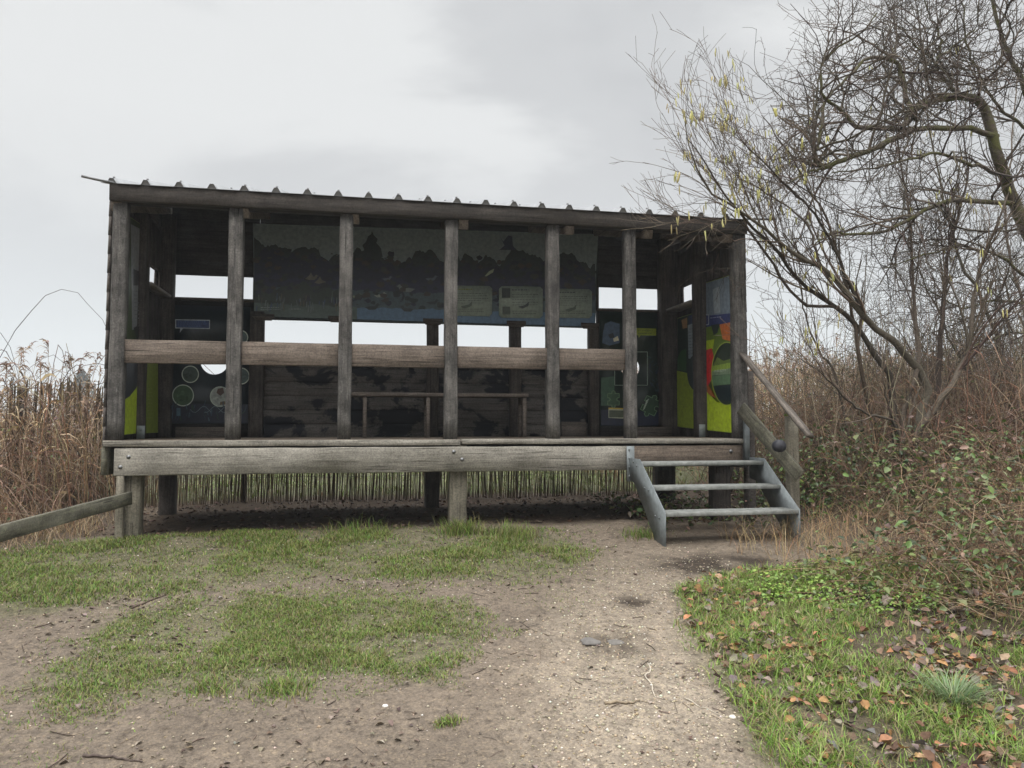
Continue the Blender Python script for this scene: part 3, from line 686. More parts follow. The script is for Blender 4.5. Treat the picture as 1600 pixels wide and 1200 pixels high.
pr.line([(282, 650), (282, 622 + 16)], 6, (62, 92, 108)); pr.build(b1)
# lower right: puzzle-piece panel
b2 = board('information_panel', 'dark green information panel with puzzle-piece outlines and a peephole, right end of hide', [(938, 482), (1038, 486), (1038, 666), (938, 666)], pj, fy_, ink(24, 40, 32), hole=(atY(985, 574, YB - .012)[0], atY(985, 574, YB - .012)[2], hrr))
pr = Print(pj, fy_)
pr.poly([(939, 590), (960, 588), (960, 634), (939, 634)], (52, 88, 62)); pr.poly([(939, 640), (1037, 644), (1037, 665), (939, 665)], (20, 28, 52))
pr.poly([(945, 506), (954, 502), (968, 506), (968, 536), (952, 540), (941, 536), (942, 520)], (62, 84, 108)); pr.poly([(950, 523), (958, 520), (960, 527), (953, 529)], (24, 34, 44)); pr.poly([(958, 529), (965, 525), (967, 532), (959, 534)], (205, 200, 170))
pr.poly([(994, 512.5), (1025, 513.5), (1025, 524.5), (1001, 524), (998, 528), (997, 524), (994, 524)], (138, 150, 28)); pr.text(996, 515, 1023, 523, 2, (92, 104, 24), 1.0)
pr.line([(960, 550), (1011, 550), (1011, 602), (960, 602), (960, 550)], .8, (150, 168, 150))
def puzzle(cx, cy, s, a_, fill, line):
    P = []
    for k in range(4):
        e = [(-1, -1), (-.25, -1), (-.3, -1.3), (0, -1.52), (.3, -1.3), (.25, -1)] if k % 2 == 0 else [(-1, -1), (-.25, -1), (-.3, -.72), (0, -.55), (.3, -.72), (.25, -1)]
        for (x, y) in e: r_ = k * math.pi / 2; P.append((x * math.cos(r_) - y * math.sin(r_), x * math.sin(r_) + y * math.cos(r_)))
    P = [(cx + s * (x * math.cos(a_) - y * math.sin(a_)), cy + s * (x * math.sin(a_) + y * math.cos(a_))) for x, y in P]
    pr.poly(P, fill); pr.line(P + P[:1], .9, line)
puzzle(1016, 634, 12, .45, (38, 66, 42), (108, 142, 104)); puzzle(958, 624, 9, 0, (50, 82, 50), (110, 140, 100))
for q in range(7): pr.line([(1004 + q * .8, 640 - q * 2.2), (1007 + q, 638 - q * 2.4)], 1.2, (176, 190, 170))
pr.poly([(950, 637), (974, 638), (974, 654), (950, 653)], (168, 170, 148)); pr.poly([(951, 641), (973, 641.5), (973, 652.5), (951, 652)], (74, 82, 62)); pr.line([(950, 638), (974, 638.6)], 2.0, (188, 160, 50))
for q in range(30):
    x, y = random.uniform(1014, 1036), random.uniform(556, 612); pr.line([(x, y), (x + random.uniform(-7, 7), y + random.uniform(-7, 7))], 1.4, random.choice([(34, 58, 60), (26, 40, 66), (44, 72, 62)]))
pr.build(b2)
# the long mural above the middle windows
pj = onYb(YB - .030)
mu = [(395, 349), (935, 366), (930, 513), (398, 496)]
mur = board('mural_board', 'long picture board of wetland birds, trees and water above the middle windows', mu, pj, fy_, ink(72, 82, 86), th=0.02)
pr = Print(pj, fy_)
pr.poly([(395.5, 349.5), (934.5, 366.5), (930, 445), (396.5, 430)], (118, 132, 134))
def skyline(y0, y1, amp, base, c, seed, x0=397, x1=931, st=2.4, drop=None):
    top = []; x = x0
    while x <= x1:
        f = (x - x0) / (x1 - x0); v = float(fbm(np.array([x * .055]), np.array([seed * 3.3]), seed, 6)[0]) - .5
        top.append((x, y0 + (y1 - y0) * f - amp * v * 2)); x += st
    for a_, b_ in zip(top[:-1], top[1:]):
        pr.poly([a_, b_, (b_[0], base(b_[0])), (a_[0], base(a_[0]))], c); pr.k -= 1
    pr.k += 1
bl = lambda x: 494 + (x - 398) * 0.031
skyline(385, 412, 30, bl, (46, 56, 56), 3); skyline(402, 424, 26, bl, (38, 42, 58), 5); skyline(430, 442, 16, bl, (46, 49, 70), 9); skyline(448, 470, 8, bl, (70, 86, 92), 12); skyline(478, 490, 4, bl, (88, 116, 142), 15)
skyline(440, 452, 18, bl, (52, 62, 54), 19, 397, 530); skyline(474, 480, 6, bl, (84, 98, 92), 22, 397, 560)
def duck(x, y, s, c, flip=1):
    pr.poly([(x - 1.6 * s * flip, y - .25 * s), (x - .6 * s * flip, y - .45 * s), (x + .5 * s * flip, y - .45 * s), (x + .8 * s * flip, y - .95 * s), (x + 1.15 * s * flip, y - 1.1 * s), (x + 1.35 * s * flip, y - .85 * s), (x + 1.75 * s * flip, y - .75 * s), (x + 1.3 * s * flip, y - .62 * s), (x + 1.0 * s * flip, y - .1 * s), (x + .6 * s * flip, y + .25 * s), (x - .8 * s * flip, y + .3 * s)], c)
for (x, y, s, c, fl) in ((582, 482, 7.5, (40, 46, 46), 1), (636, 485, 7, (52, 58, 58), -1), (594, 463, 6, (150, 158, 146), 1), (634, 454, 9, (112, 120, 116), -1), (676, 474, 6, (44, 50, 52), 1), (557, 464, 5, (120, 128, 110), 1), (674, 437, 6, (92, 98, 108), 1), (605, 437, 5, (104, 110, 118), 1), (488, 436, 6, (108, 104, 92), 1), (446, 472, 6, (60, 66, 66), -1)): duck(x, y, s, c, fl)
pr.line([(628, 470), (631, 462), (627, 455), (632, 449), (638, 448)], 3.2, (34, 40, 44))
for q in range(420):
    x = random.uniform(398, 928); f = (x - 397) / 534; y = random.uniform(388, 470) + f * 22; r_ = random.uniform(1.5, 7); k0 = pr.k
    pr.k = k0 - .6; pr.poly([(x + r_ * random.uniform(.5, 1.4) * math.cos(t_), y + .7 * r_ * random.uniform(.5, 1.3) * math.sin(t_)) for t_ in np.arange(0, 6.28, .8)], random.choice([(40, 50, 48), (34, 40, 42), (52, 58, 52), (44, 46, 62), (58, 62, 58), (36, 38, 52), (62, 56, 50)])); pr.k = k0 + .01
for (x, y) in ((486, 434), (500, 440)): pr.poly([(x - 9, y + 2), (x - 3, y - 3), (x, y - 8), (x + 3, y - 2), (x + 10, y + 1), (x + 2, y + 3), (x - 2, y + 4)], (104, 100, 90))
pr.poly([(780, 369), (786, 378), (794, 368), (800, 370), (801, 384), (806, 391), (780, 391), (788, 384)], (50, 58, 80)); pr.poly([(757, 432), (764, 424), (772, 420), (770, 426), (760, 432)], (150, 160, 130))
pr.poly([(566, 402), (569, 390), (566, 384), (572, 378), (575, 370), (580, 366), (581, 361), (584, 368), (590, 374), (588, 380), (595, 388), (598, 402)], (44, 54, 56))
for q in range(60):
    x = random.uniform(398, 545); y = random.uniform(468, 490); pr.line([(x, y), (x + random.uniform(-1.5, 1.5), y - random.uniform(4, 13))], random.uniform(.7, 1.6), random.choice([(118, 128, 124), (86, 98, 90), (64, 82, 108), (98, 92, 72)]))
pr.text(408, 480, 440, 486, 2, (150, 158, 152), .9); pr.text(452, 482, 474, 486, 1, (150, 158, 152), .9)
mp_ = pr; pr.build(mur)
pj3 = onYb(YB - .052)
for k, (x0, y0, x1, y1, lb) in enumerate(((706, 446, 769, 494, 'pale rounded text panel at the left end of the three below the flying bird'), (780, 447, 848, 497, 'pale rounded text panel with two small photographs down its left side'), (868, 451, 925, 497, 'pale rounded text panel nearest the right end of the mural'))):
    c = 4; pts = [(x0 + c, y0), (x1 - c, y0 + 1), (x1, y0 + c + 1), (x1, y1 - c), (x1 - c, y1), (x0 + c, y1 - 1), (x0, y1 - c - 1), (x0, y0 + c)]
    tb = board('text_panel', lb, pts, pj3, fy_, ink(158, 170, 158), th=.02, group='text panels on the mural'); pr = Print(pj3, fy_)
    xs_ = x0 + (20 if k == 1 else 5)
    pr.text(xs_, y0 + 4, xs_ + 30, y0 + 8, 1, (128, 136, 62) if k == 0 else (84, 92, 96), 1.8); pr.text(xs_, y0 + 11, x1 - 6, y1 - 18, 5, (82, 92, 84), .8); pr.text(xs_, y1 - 12, x1 - 10, y1 - 5, 2, (82, 92, 84), .8)
    if k == 1:
        pr.poly([(783, 451), (796, 451), (796, 466), (783, 466)], (48, 56, 50)); pr.poly([(784, 480), (796, 480), (796, 492), (784, 492)], (78, 86, 74)); pr.poly([(808, 480), (818, 478), (826, 472), (824, 479), (815, 483)], (62, 72, 70))
    else: pr.poly([(xs_ + 8, y0 + 34), (xs_ + 22, y0 + 30), (xs_ + 26, y0 + 25), (xs_ + 25, y0 + 33), (xs_ + 14, y0 + 37)], (84, 96, 84))
    pr.build(tb)
# end walls
LIME, LIMD = (168, 190, 34), (140, 158, 36)
pj = onXb(xiR); nx_ = (-1, 0, 0)
def wall_pts(X, y0, y1, z0, z1): return [(y0, z0), (y1, z0), (y1, z1), (y0, z1)]
b3 = board('information_panel', 'lime green panel with a red patch and a tall oval landscape photo, by the entrance', [(1098, 443), (1146, 428), (1146, 677), (1098, 672)], pj, nx_, ink(120, 140, 34), th=.012)
pr = Print(pj, nx_, 1145.6)
pr.poly([(1099, 444), (1145.5, 429), (1145.5, 490), (1099, 495)], (120, 134, 148)); pr.poly([(1114, 452), (1124, 448), (1126, 488), (1116, 490)], (158, 168, 176)); pr.poly([(1099, 494), (1145.5, 489), (1145.5, 504), (1099, 512)], (44, 54, 110)); pr.text(1110, 495, 1134, 499, 1, (150, 156, 190), 1.2, slope=-.12)
pr.line([(1102, 492), (1108, 491), (1108, 507), (1102, 508), (1102, 492)], 1.2, (170, 176, 188))
pr.poly([(1099, 512), (1145.5, 504), (1145.5, 560), (1099, 600)], (96, 118, 34)); pr.poly([(1125, 507), (1145.5, 503), (1145.5, 534), (1130, 530)], (190, 104, 44)); pr.poly([(1112, 508), (1126, 506), (1122, 520), (1116, 524)], (26, 40, 34))
pr.poly([(1102, 533), (1117, 530), (1115, 545), (1102, 547)], LIME); pr.poly([(1099, 549), (1113, 544), (1117, 560), (1114, 590), (1108, 602), (1099, 604)], (196, 40, 40)); pr.poly([(1099, 604), (1108, 602), (1120, 622), (1110, 618)], (150, 84, 34)); pr.poly([(1099, 606), (1121, 628), (1145.5, 634), (1145.5, 676), (1099, 671)], LIME)
pr.poly(circ(1137, 584, 24.5, 50), (150, 168, 50)); pr.poly(circ(1137, 584, 23, 48.5), (34, 48, 30))
pr.poly([(1115, 572), (1122, 558), (1132, 564), (1145, 560), (1145.5, 570)], (96, 116, 44)); pr.poly([(1115, 572), (1145.5, 566), (1145.5, 584), (1114, 586)], (134, 160, 52)); pr.poly([(1114.5, 580), (1145.5, 575), (1145.5, 584), (1114, 587)], (120, 140, 110)); pr.poly([(1114, 588), (1145.5, 584), (1145.5, 600), (1115.5, 603)], (92, 122, 88)); pr.poly([(1116, 604), (1145.5, 601), (1145.5, 628), (1124, 624)], (20, 36, 40))
pr.text(1118, 578, 1142, 582, 2, (180, 190, 170), .8, slope=-.1); pr.build(b3)
b4 = board('information_panel', 'lime green panel with a text column and dark oval, in the right back corner', [(1058, 497), (1090, 487), (1090, 671), (1058, 667)], pj, nx_, ink(110, 130, 34), th=.012)
pr = Print(pj, nx_, 1089.6)
pr.poly([(1059, 498), (1089.5, 488), (1089.5, 600), (1059, 582)], (26, 44, 34)); pr.poly([(1065, 500), (1074, 496), (1074, 512), (1067, 514)], (158, 122, 84)); pr.poly([(1076, 494), (1089.5, 489), (1089.5, 506), (1076, 509)], (36, 52, 84)); pr.poly([(1075, 508), (1087, 504), (1087, 562), (1076, 560)], (142, 152, 158)); pr.text(1077, 512, 1086, 556, 9, (84, 92, 96), .8, slope=-.15)
pr.poly([(1066, 548), (1074, 545), (1074, 580), (1060, 578), (1060, 560)], (44, 82, 40)); pr.poly([(1059, 579), (1089.5, 586), (1089.5, 670), (1059, 666)], LIMD); pr.poly(circ(1089, 582, 13.5, 28, 36, 90, 270), (24, 40, 38)); pr.text(1064, 630, 1078, 638, 2, (120, 136, 40), .8); pr.build(b4)
pj = onXb(xiL + .01); nx2 = (1, 0, 0)
b5 = board('information_panel', 'lime green panel with a large dark disc and pale text above, left front of hide', [(190, 330), (220, 350), (220, 677), (190, 680)], onXb(xiL), nx2, ink(120, 140, 34), th=.012)
pr = Print(onXb(xiL), nx2)
pr.poly([(190.5, 331), (219.5, 351), (219.5, 600), (190.5, 626)], (60, 74, 40)); pr.poly([(204, 350), (219, 358), (219, 510), (206, 516)], (142, 146, 148)); pr.poly([(208, 420), (217, 424), (217, 446), (208, 446)], (66, 68, 70)); pr.text(208, 452, 218, 500, 8, (104, 108, 110), 1.0)
pr.poly([(206, 512), (219, 506), (219, 530), (212, 534)], (38, 40, 36)); pr.poly([(190.5, 570), (219.5, 570), (219.5, 676), (190.5, 679)], LIME)
pr.poly([(190.5, 540), (219.5, 540), (217, 590), (210, 606), (200, 619), (190.5, 625)], (44, 48, 54)); pr.build(b5)
b6 = board('information_panel', 'narrow lime green panel with faint text, between left stud and corner post', [(228, 560), (247, 566), (247, 676), (228, 677)], onXb(xiL), nx2, ink(110, 130, 34), th=.012)
pr = Print(onXb(xiL), nx2); pr.poly([(228.5, 561), (246.5, 567), (246.5, 675.5), (228.5, 676.5)], (126, 142, 36)); pr.text(230, 605, 238, 655, 9, (150, 160, 84), .9); pr.build(b6)

# ------------------------------------------------------------------ steps and rails
XS0, XS1 = 2.285, 3.405
st = thing('metal_steps', 'galvanised three-tread steel steps up to the hide entrance', 'steps', (2.85, 5.8, -0.9))
t1, t2, t3 = (6.04, -0.292), (5.78, -0.474), (5.52, -0.650)
def plate(m, poly, x0, x1, mi=0):
    n = len(poly); V = [(x0, y, z) for y, z in poly] + [(x1, y, z) for y, z in poly]
    m.add(V, [np.arange(n)[::-1], np.arange(n, 2 * n), np.array([[q, (q + 1) % n, n + (q + 1) % n, n + q] for q in range(n)])], mi)
for (x, s) in ((XS0, 1), (XS1, -1)):
    m = M(); plate(m, [(6.292, -0.272), (6.292, -0.455), (6.17, -0.475), (5.74, -0.862), (5.74, -0.965), (5.515, -0.985), (5.515, -0.655), (6.045, -0.272)], x - .004, x + .004)
    for (y, z) in ((6.18, -.30), (6.10, -.33), (5.93, -.50), (5.84, -.51), (5.70, -.70), (5.62, -.705)):
        tubes(m, np.array([[[x - s * .003, y, z], [x - s * .012, y, z]]]), np.array([[.010, .008]]), 6, cap=True)
    m.build('stringer', MT, st)
for (y, z) in (t1, t2, t3):
    m = M(); V, Fs = beam_geo((XS0 + .004, y + .115, z - .012), (XS1 - .004, y + .115, z - .012), .222, .004, ch=.001, jit=.0003); m.add(V, Fs)
    bx(m, XS0 + .004, XS1 - .004, y, y + .004, z - .036, z - .006, ch=.001, jit=.0003); bx(m, XS0 + .004, XS1 - .004, y + .222, y + .226, z - .055, z - .010, ch=.001, jit=0)
    for q in range(9): bx(m, XS0 + .01, XS1 - .01, y + .012 + q * .023, y + .018 + q * .023, z - .010, z - .006, ch=.001, jit=0)
    m.build('tread', MT_tread, st)
m = M(); c0 = atY(979, 697, 6.29); c1 = atY(988, 752, 6.29)
bx(m, c0[0], c1[0] + .02, 6.286, 6.293, c1[2], c0[2], ch=.001, jit=0)
for k in range(4):
    z = c0[2] - .03 - k * .075; tubes(m, np.array([[[c0[0] + .022, 6.286, z], [c0[0] + .022, 6.278, z]]]), np.array([[.011, .008]]), 6, cap=True)
m.build('fixing_bracket', MT, st)
m = M(); bx(m, XR - .045, XR + .0, 6.30, 6.336, -0.30, 0.05, ch=.001, jit=0); m.build('fixing_bracket', MT, st)

W_hand = wood('handrail_timber', 0, (0.075, 0.062, 0.052), (0.24, 0.205, 0.175), stain=.4)
hr = thing('handrail', 'weathered wooden stair handrail with a lower diagonal plank beside the steps', 'handrail', (3.6, 5.6, -0.95))
A, B_ = atY(1160, 553, 6.36), atY(1266, 682, 5.42)
plank_obj('rail', W_hand, hr, A, B_, 0.075, 0.032, up=(0.1, .6, 1))
A2, B2 = atY(1158, 638, 6.30), atY(1249, 744, 5.60)
plank_obj('diagonal_plank', W_green, hr, A2, B2, 0.028, 0.118, up=(0, .5, 1), ch=.003)
pt, pb = atY(1234, 660, 5.66), atY(1238, 820, 5.66)
beam_part('post', W_leg, hr, (pt[0] + .075, 5.76, -1.15), (pt[0] + .075, 5.76, pt[2] + .05), 0.085, 0.075, up=(0, 1, 0))
bx2 = M(); bx(bx2, XR + 0.022, XR + .095, 6.38, 6.47, -.9, 0.50, jit=.002); bx2.build('post', W_side, hr)
k_ = atY(1219, 697, 5.70); m = M()
tubes(m, np.array([[k_ + [0, .05, 0], k_ + [0, .02, 0], k_ + [0, -.01, 0], k_ + [0, -.028, 0], k_ + [0, -.034, 0]]]), np.array([[.047, .052, .050, .036, .004]]), 18, cap=True); m.build('end_cap', BLK, hr, smooth=True)

lr = thing('low_rail', 'mossy low wooden barrier rail sloping away to the left of the hide', 'rail', (-1.8, 6.2, -0.85))
A, B_ = atY(203, 778, 6.28), atY(-120, 866, 4.25)
plank_obj('rail', W_green, lr, A, B_, 0.030, 0.094, ch=.002)
pp = atY(187, 760, 6.30); box_part('post', W_leg, lr, pp[0] - .028, pp[0] + .026, 6.30, 6.36, -1.05, -.376)
pq = atY(-95, 880, 4.35); box_part('post', W_leg, lr, pq[0] - .05, pq[0] + .05, 4.42, 4.50, -1.35, pq[2] + .18)

# ------------------------------------------------------------------ reed screen behind the hide
A_reed = attr_mat('dry_reed', rough=0.7, var=0.2, transl=0.25)
A_bark = attr_mat('twig_bark', rough=0.85, var=0.35, scale=60)
A_leaf = attr_mat('bramble_leaf', rough=0.42, spec=0.45, var=0.2, scale=40, transl=0.2)
A_dead = attr_mat('dead_leaf', rough=0.8, spec=0.2, var=0.3, scale=60, transl=0.1)
A_grass = attr_mat('grass_blade', rough=0.55, spec=0.3, var=0.12, scale=20, transl=0.3)
scr = thing('reed_screen', 'split reed screen fence standing behind the stilts of the hide', 'fence', (0, 8.7, -0.85))
n = 600; x = np.linspace(-3.5, 3.62, n) + RNG.normal(0, .004, n); y = 8.68 + RNG.normal(0, .008, n)
P = np.zeros((n, 5, 3)); zt = 0.42 + RNG.normal(0, .06, n); zb = ground_h(x, y) - .03
lx = RNG.normal(0.02, .045, n); t_ = np.linspace(0, 1, 5)
P[..., 0] = x[:, None] + lx[:, None] * t_ ; P[..., 1] = y[:, None] + RNG.normal(0, .006, (n, 5)); P[..., 2] = zb[:, None] * (1 - t_) + zt[:, None] * t_
m = M(); tubes(m, P, np.full((n, 5), .0049) * RNG.uniform(.7, 1.25, (n, 1)), 4, pick([(.17, .125, .075), (.12, .088, .055), (.22, .17, .105), (.09, .066, .045)], n)); m.build('reed_panel', A_reed, scr)
for z in (-.55, -.15, .22):
    q = np.stack([np.linspace(-3.5, 3.62, 30), 8.668 + RNG.normal(0, .003, 30), np.full(30, z) + RNG.normal(0, .006, 30)], 1)[None]
    m = M(); tubes(m, q, np.full((1, 30), .0022), 4, np.array([[.10, .09, .08]])); m.build('wire', A_bark, scr)
for x_ in (-3.4, -1.2, 1.1, 3.5): box_part('post', W_darkz, scr, x_ - .03, x_ + .03, 8.70, 8.76, -1.2, .40)

# ------------------------------------------------------------------ reeds
REED = [(.50, .37, .21), (.42, .295, .165), (.58, .45, .27), (.35, .23, .13), (.48, .32, .18)]
def reeds(m, x, y, h, plume=.55, leaf=(2, 4), lean=.16, r=.0034, bright=1.0):
    T = len(x); az = RNG.uniform(0, 2 * math.pi, T); ln = np.abs(RNG.normal(lean * .4, lean, T)); s = np.linspace(0, 1, 6)
    P = np.zeros((T, 6, 3)); z0 = ground_h(x, y, False) - .02
    P[..., 0] = x[:, None] + np.cos(az)[:, None] * (ln * h)[:, None] * s ** 1.7; P[..., 1] = y[:, None] + np.sin(az)[:, None] * (ln * h)[:, None] * s ** 1.7
    P[..., 2] = z0[:, None] + h[:, None] * (s - .25 * ln[:, None] * s ** 2)
    P[:, 1:-1] += RNG.normal(0, .012, (T, 4, 3)); col = pick(REED, T, .2) * bright
    tubes(m, P, np.full((T, 6), r) * np.linspace(1.15, .6, 6)[None] * RNG.uniform(.7, 1.2, (T, 1)), 3, col)
    nl = RNG.integers(leaf[0], leaf[1] + 1, T); idx = np.repeat(np.arange(T), nl); q = RNG.uniform(.3, .92, len(idx)) * 5; a = q.astype(int); f = (q - a)[:, None]
    o = P[idx, a] * (1 - f) + P[idx, np.minimum(a + 1, 5)] * f; K = len(idx); la = RNG.uniform(0, 2 * math.pi, K); L = RNG.uniform(.18, .42, K); s4 = np.linspace(0, 1, 5)
    d = np.stack([np.cos(la), np.sin(la)], 1); B = np.zeros((K, 5, 3)); rise = RNG.uniform(.0, .8, K); droop = RNG.uniform(.4, 1.5, K)
    B[..., :2] = o[:, None, :2] + d[:, None] * (L * .75)[:, None, None] * s4[None, :, None]; B[..., 2] = o[:, None, 2] + L[:, None] * (rise[:, None] * s4 - droop[:, None] * s4 ** 2)
    ribbons(m, B, RNG.uniform(.004, .009, K)[:, None] * np.array([.6, 1, .8, .5, .08])[None], np.stack([-np.sin(la), np.cos(la), RNG.normal(0, .5, K)], 1), pick(REED, K, .2) * bright)
    pi = np.where(RNG.random(T) < plume)[0]; np_ = 15; idx = np.repeat(pi, np_); K = len(idx); f = RNG.uniform(0, 1, K)[:, None]
    o = P[idx, 4] * (1 - (.55 + .45 * f)) + P[idx, 5] * (.55 + .45 * f); pa = np.repeat(az[pi] + RNG.normal(0, .5, len(pi)), np_) + RNG.normal(0, .7, K); L = RNG.uniform(.07, .17, K) * (1.25 - .5 * f[:, 0]); s3 = np.linspace(0, 1, 4)
    B = np.zeros((K, 4, 3)); d = np.stack([np.cos(pa), np.sin(pa)], 1); up = RNG.uniform(.4, 1.1, K)
    B[..., :2] = o[:, None, :2] + d[:, None] * (L * .6)[:, None, None] * s3[None, :, None] ** 1.1; B[..., 2] = o[:, None, 2] + L[:, None] * (up[:, None] * s3 - .75 * s3 ** 2)
    ribbons(m, B, RNG.uniform(.0025, .006, K)[:, None] * np.array([.6, 1, .9, .2])[None], np.stack([-np.sin(pa), np.cos(pa), RNG.normal(0, .8, K)], 1), pick([(.30, .21, .16), (.36, .27, .20), (.24, .165, .13), (.40, .31, .24)], K, .2) * bright)
def scatter(n, x0, x1, y0, y1, keep=None):
    x = RNG.uniform(x0, x1, n); y = RNG.uniform(y0, y1, n)
    if keep is not None: k = keep(x, y); x, y = x[k], y[k]
    return x, y
m = M()
x, y = scatter(820, -7.5, -2.15, 7.2, 12.0, lambda x, y: x < -1.9 - .28 * (y - 7) + .35 * RNG.normal(0, 1, len(x)))
reeds(m, x, y, RNG.uniform(.9, 1.65, len(x)), .40, lean=.34, bright=.82)
x, y = scatter(26, -5.5, -2.6, 7.0, 9.0); reeds(m, x, y, RNG.uniform(1.35, 1.85, len(x)), .9, lean=.3)
tag(m.build('reed_bed', A_reed), 'tall dry reeds left of the hide', 'reeds', kind='stuff')
m = M()
x, y = scatter(2600, 3.3, 17, 9.6, 24, lambda x, y: x > 3.2 + .12 * (y - 9)); dd = np.hypot(x, y)
reeds(m, x, y, RNG.uniform(1.15, 1.6, len(x)) + .032 * (y - 9), .8, lean=.14, r=.005)
tag(m.build('reed_bed', A_reed), 'tan reed bed with feathery plumes right of the hide', 'reeds', kind='stuff')
m = M(); x, y = scatter(3600, -60, 75, 60, 120)
reeds(m, x, y, RNG.uniform(1.5, 2.6, len(x)), .0, leaf=(1, 2), r=.05); 
tag(m.build('reed_bed', A_reed), 'far belt of reeds on the other side of the water', 'reeds', kind='stuff')

# ------------------------------------------------------------------ trees
def limb(pts, r0, r1, n=16, jit=0.01):
    P = spline([atY(a, b_, Y) for a, b_, Y in pts], n); P[1:-1] += RNG.normal(0, jit, (n - 2, 3))
    return P, np.linspace(r0, r1, n) * RNG.uniform(.93, 1.07, n)
BARK_H = [(.095, .076, .060), (.13, .105, .082), (.075, .059, .048), (.11, .085, .065)]
TWIG_H = [(.12, .092, .07), (.16, .12, .09), (.09, .07, .055), (.20, .155, .115)]
hz_ = thing('hazel_tree', 'multi-stemmed bare hazel with yellow catkins leaning over the right end of the hide roof', 'tree', (5.0, 6.6, -0.6))
HZ = [([(1432, 800, 6.5), (1425, 735, 6.4), (1440, 640, 6.4), (1450, 600, 6.4), (1420, 560, 6.4), (1390, 530, 6.3), (1355, 500, 6.3), (1330, 470, 6.2), (1310, 440, 6.2), (1280, 415, 6.1), (1250, 405, 6.1), (1220, 380, 6.0), (1190, 355, 5.9), (1150, 325, 5.8), (1110, 300, 5.7), (1080, 240, 5.6), (1070, 190, 5.6)], .046, .003),
 ([(1405, 800, 6.6), (1400, 700, 6.6), (1390, 590, 6.6), (1370, 560, 6.6), (1340, 510, 6.6), (1310, 480, 6.5), (1270, 455, 6.4), (1240, 430, 6.3), (1215, 390, 6.1), (1170, 350, 5.9), (1130, 300, 5.8), (1100, 250, 5.7), (1072, 215, 5.7)], .036, .003),
 ([(1418, 790, 6.5), (1410, 660, 6.4), (1425, 610, 6.4), (1435, 560, 6.4), (1430, 480, 6.5), (1425, 400, 6.5), (1415, 300, 6.6), (1400, 200, 6.6), (1395, 120, 6.6)], .028, .004),
 ([(1440, 800, 6.4), (1428, 700, 6.2), (1460, 640, 6.1), (1495, 590, 6.0), (1515, 530, 6.0), (1520, 480, 6.0), (1530, 420, 6.0), (1560, 350, 5.9), (1580, 290, 5.9)], .038, .006),
 ([(1462, 790, 6.7), (1465, 620, 6.7), (1468, 560, 6.7), (1475, 480, 6.7), (1480, 400, 6.7), (1500, 330, 6.6), (1512, 270, 6.6), (1500, 180, 6.6)], .034, .005),
 ([(1412, 720, 6.3), (1395, 660, 6.2), (1358, 648, 6.1), (1325, 625, 6.0), (1290, 590, 5.9), (1250, 560, 5.8)], .016, .003),
 ([(1390, 800, 6.7), (1385, 740, 6.7), (1360, 640, 6.7), (1345, 570, 6.6), (1335, 510, 6.6), (1325, 460, 6.5), (1310, 400, 6.4), (1290, 340, 6.3), (1260, 290, 6.2), (1220, 220, 6.1), (1190, 180, 6.0)], .026, .003),
 ([(1340, 780, 6.9), (1310, 600, 6.9), (1280, 550, 6.9), (1260, 500, 6.8), (1250, 450, 6.8), (1230, 380, 6.7), (1210, 320, 6.6)], .014, .003),
 ([(1310, 480, 6.5), (1250, 470, 6.3), (1200, 400, 6.1), (1160, 350, 5.9), (1130, 345, 5.8), (1090, 340, 5.7), (1035, 320, 5.7)], .016, .002),
 ([(1250, 405, 6.1), (1220, 380, 6.0), (1180, 375, 5.9), (1140, 372, 5.8), (1090, 345, 5.7), (1060, 352, 5.7)], .008, .002),
 ([(1355, 500, 6.3), (1320, 430, 6.2), (1300, 380, 6.1), (1270, 330, 6.0), (1230, 290, 5.9), (1180, 240, 5.8), (1150, 210, 5.7)], .018, .003),
 ([(1280, 415, 6.1), (1260, 350, 6.0), (1210, 310, 5.9), (1160, 280, 5.8), (1120, 250, 5.7)], .012, .002),
 ([(1405, 700, 6.3), (1390, 640, 6.2), (1380, 590, 6.1), (1385, 540, 6.1)], .012, .004), ([(1410, 690, 6.3), (1440, 600, 6.2), (1470, 560, 6.1)], .010, .003)]
m = M(); LP, LR = [], []
for pts, r0, r1 in HZ:
    P, R = limb(pts, r0, r1, 24, .006); LP.append(P); LR.append(R)
LP, LR = np.array(LP), np.array(LR); tubes(m, LP, LR, 7, pick(BARK_H, len(LP), .1))
m.build('stem', A_bark, hz_, smooth=True)
main = [0, 1, 2, 3, 4, 5, 6, 7, 10, 11]
C1, R1 = grow(LP[main], LR[main], 12, (.45, 1.25), .62, .30, .14, .055, n=8, tmin=.34, tip=.3, side=(-.10, -.03, 0))
Cr, Rr = grow(LP[8:10], LR[8:10], 4, (.25, .6), .6, .30, .12, .06, n=8, tmin=.3, tip=.3, side=(-.25, 0, 0)); C1 = np.concatenate([C1, Cr]); R1 = np.concatenate([R1, Rr])
C2, R2 = grow(C1, R1, 5, (.20, .60), .62, .36, .08, .07, n=6, tmin=.15, tip=.5, rmin=.0018)
C3, R3 = grow(C2, R2, 2, (.08, .28), .8, .42, .04, .10, n=4, tmin=.2, tip=.7, rmin=.0015)
m = M()
for C, R in ((C1, R1), (C2, R2), (C3, R3)): tubes(m, C, R, 3, pick(TWIG_H, len(C), .2))
m.build('twigs', A_bark, hz_)
CAT = attr_mat('catkin_yellow', rough=.7, var=.3, scale=300)
cm = []
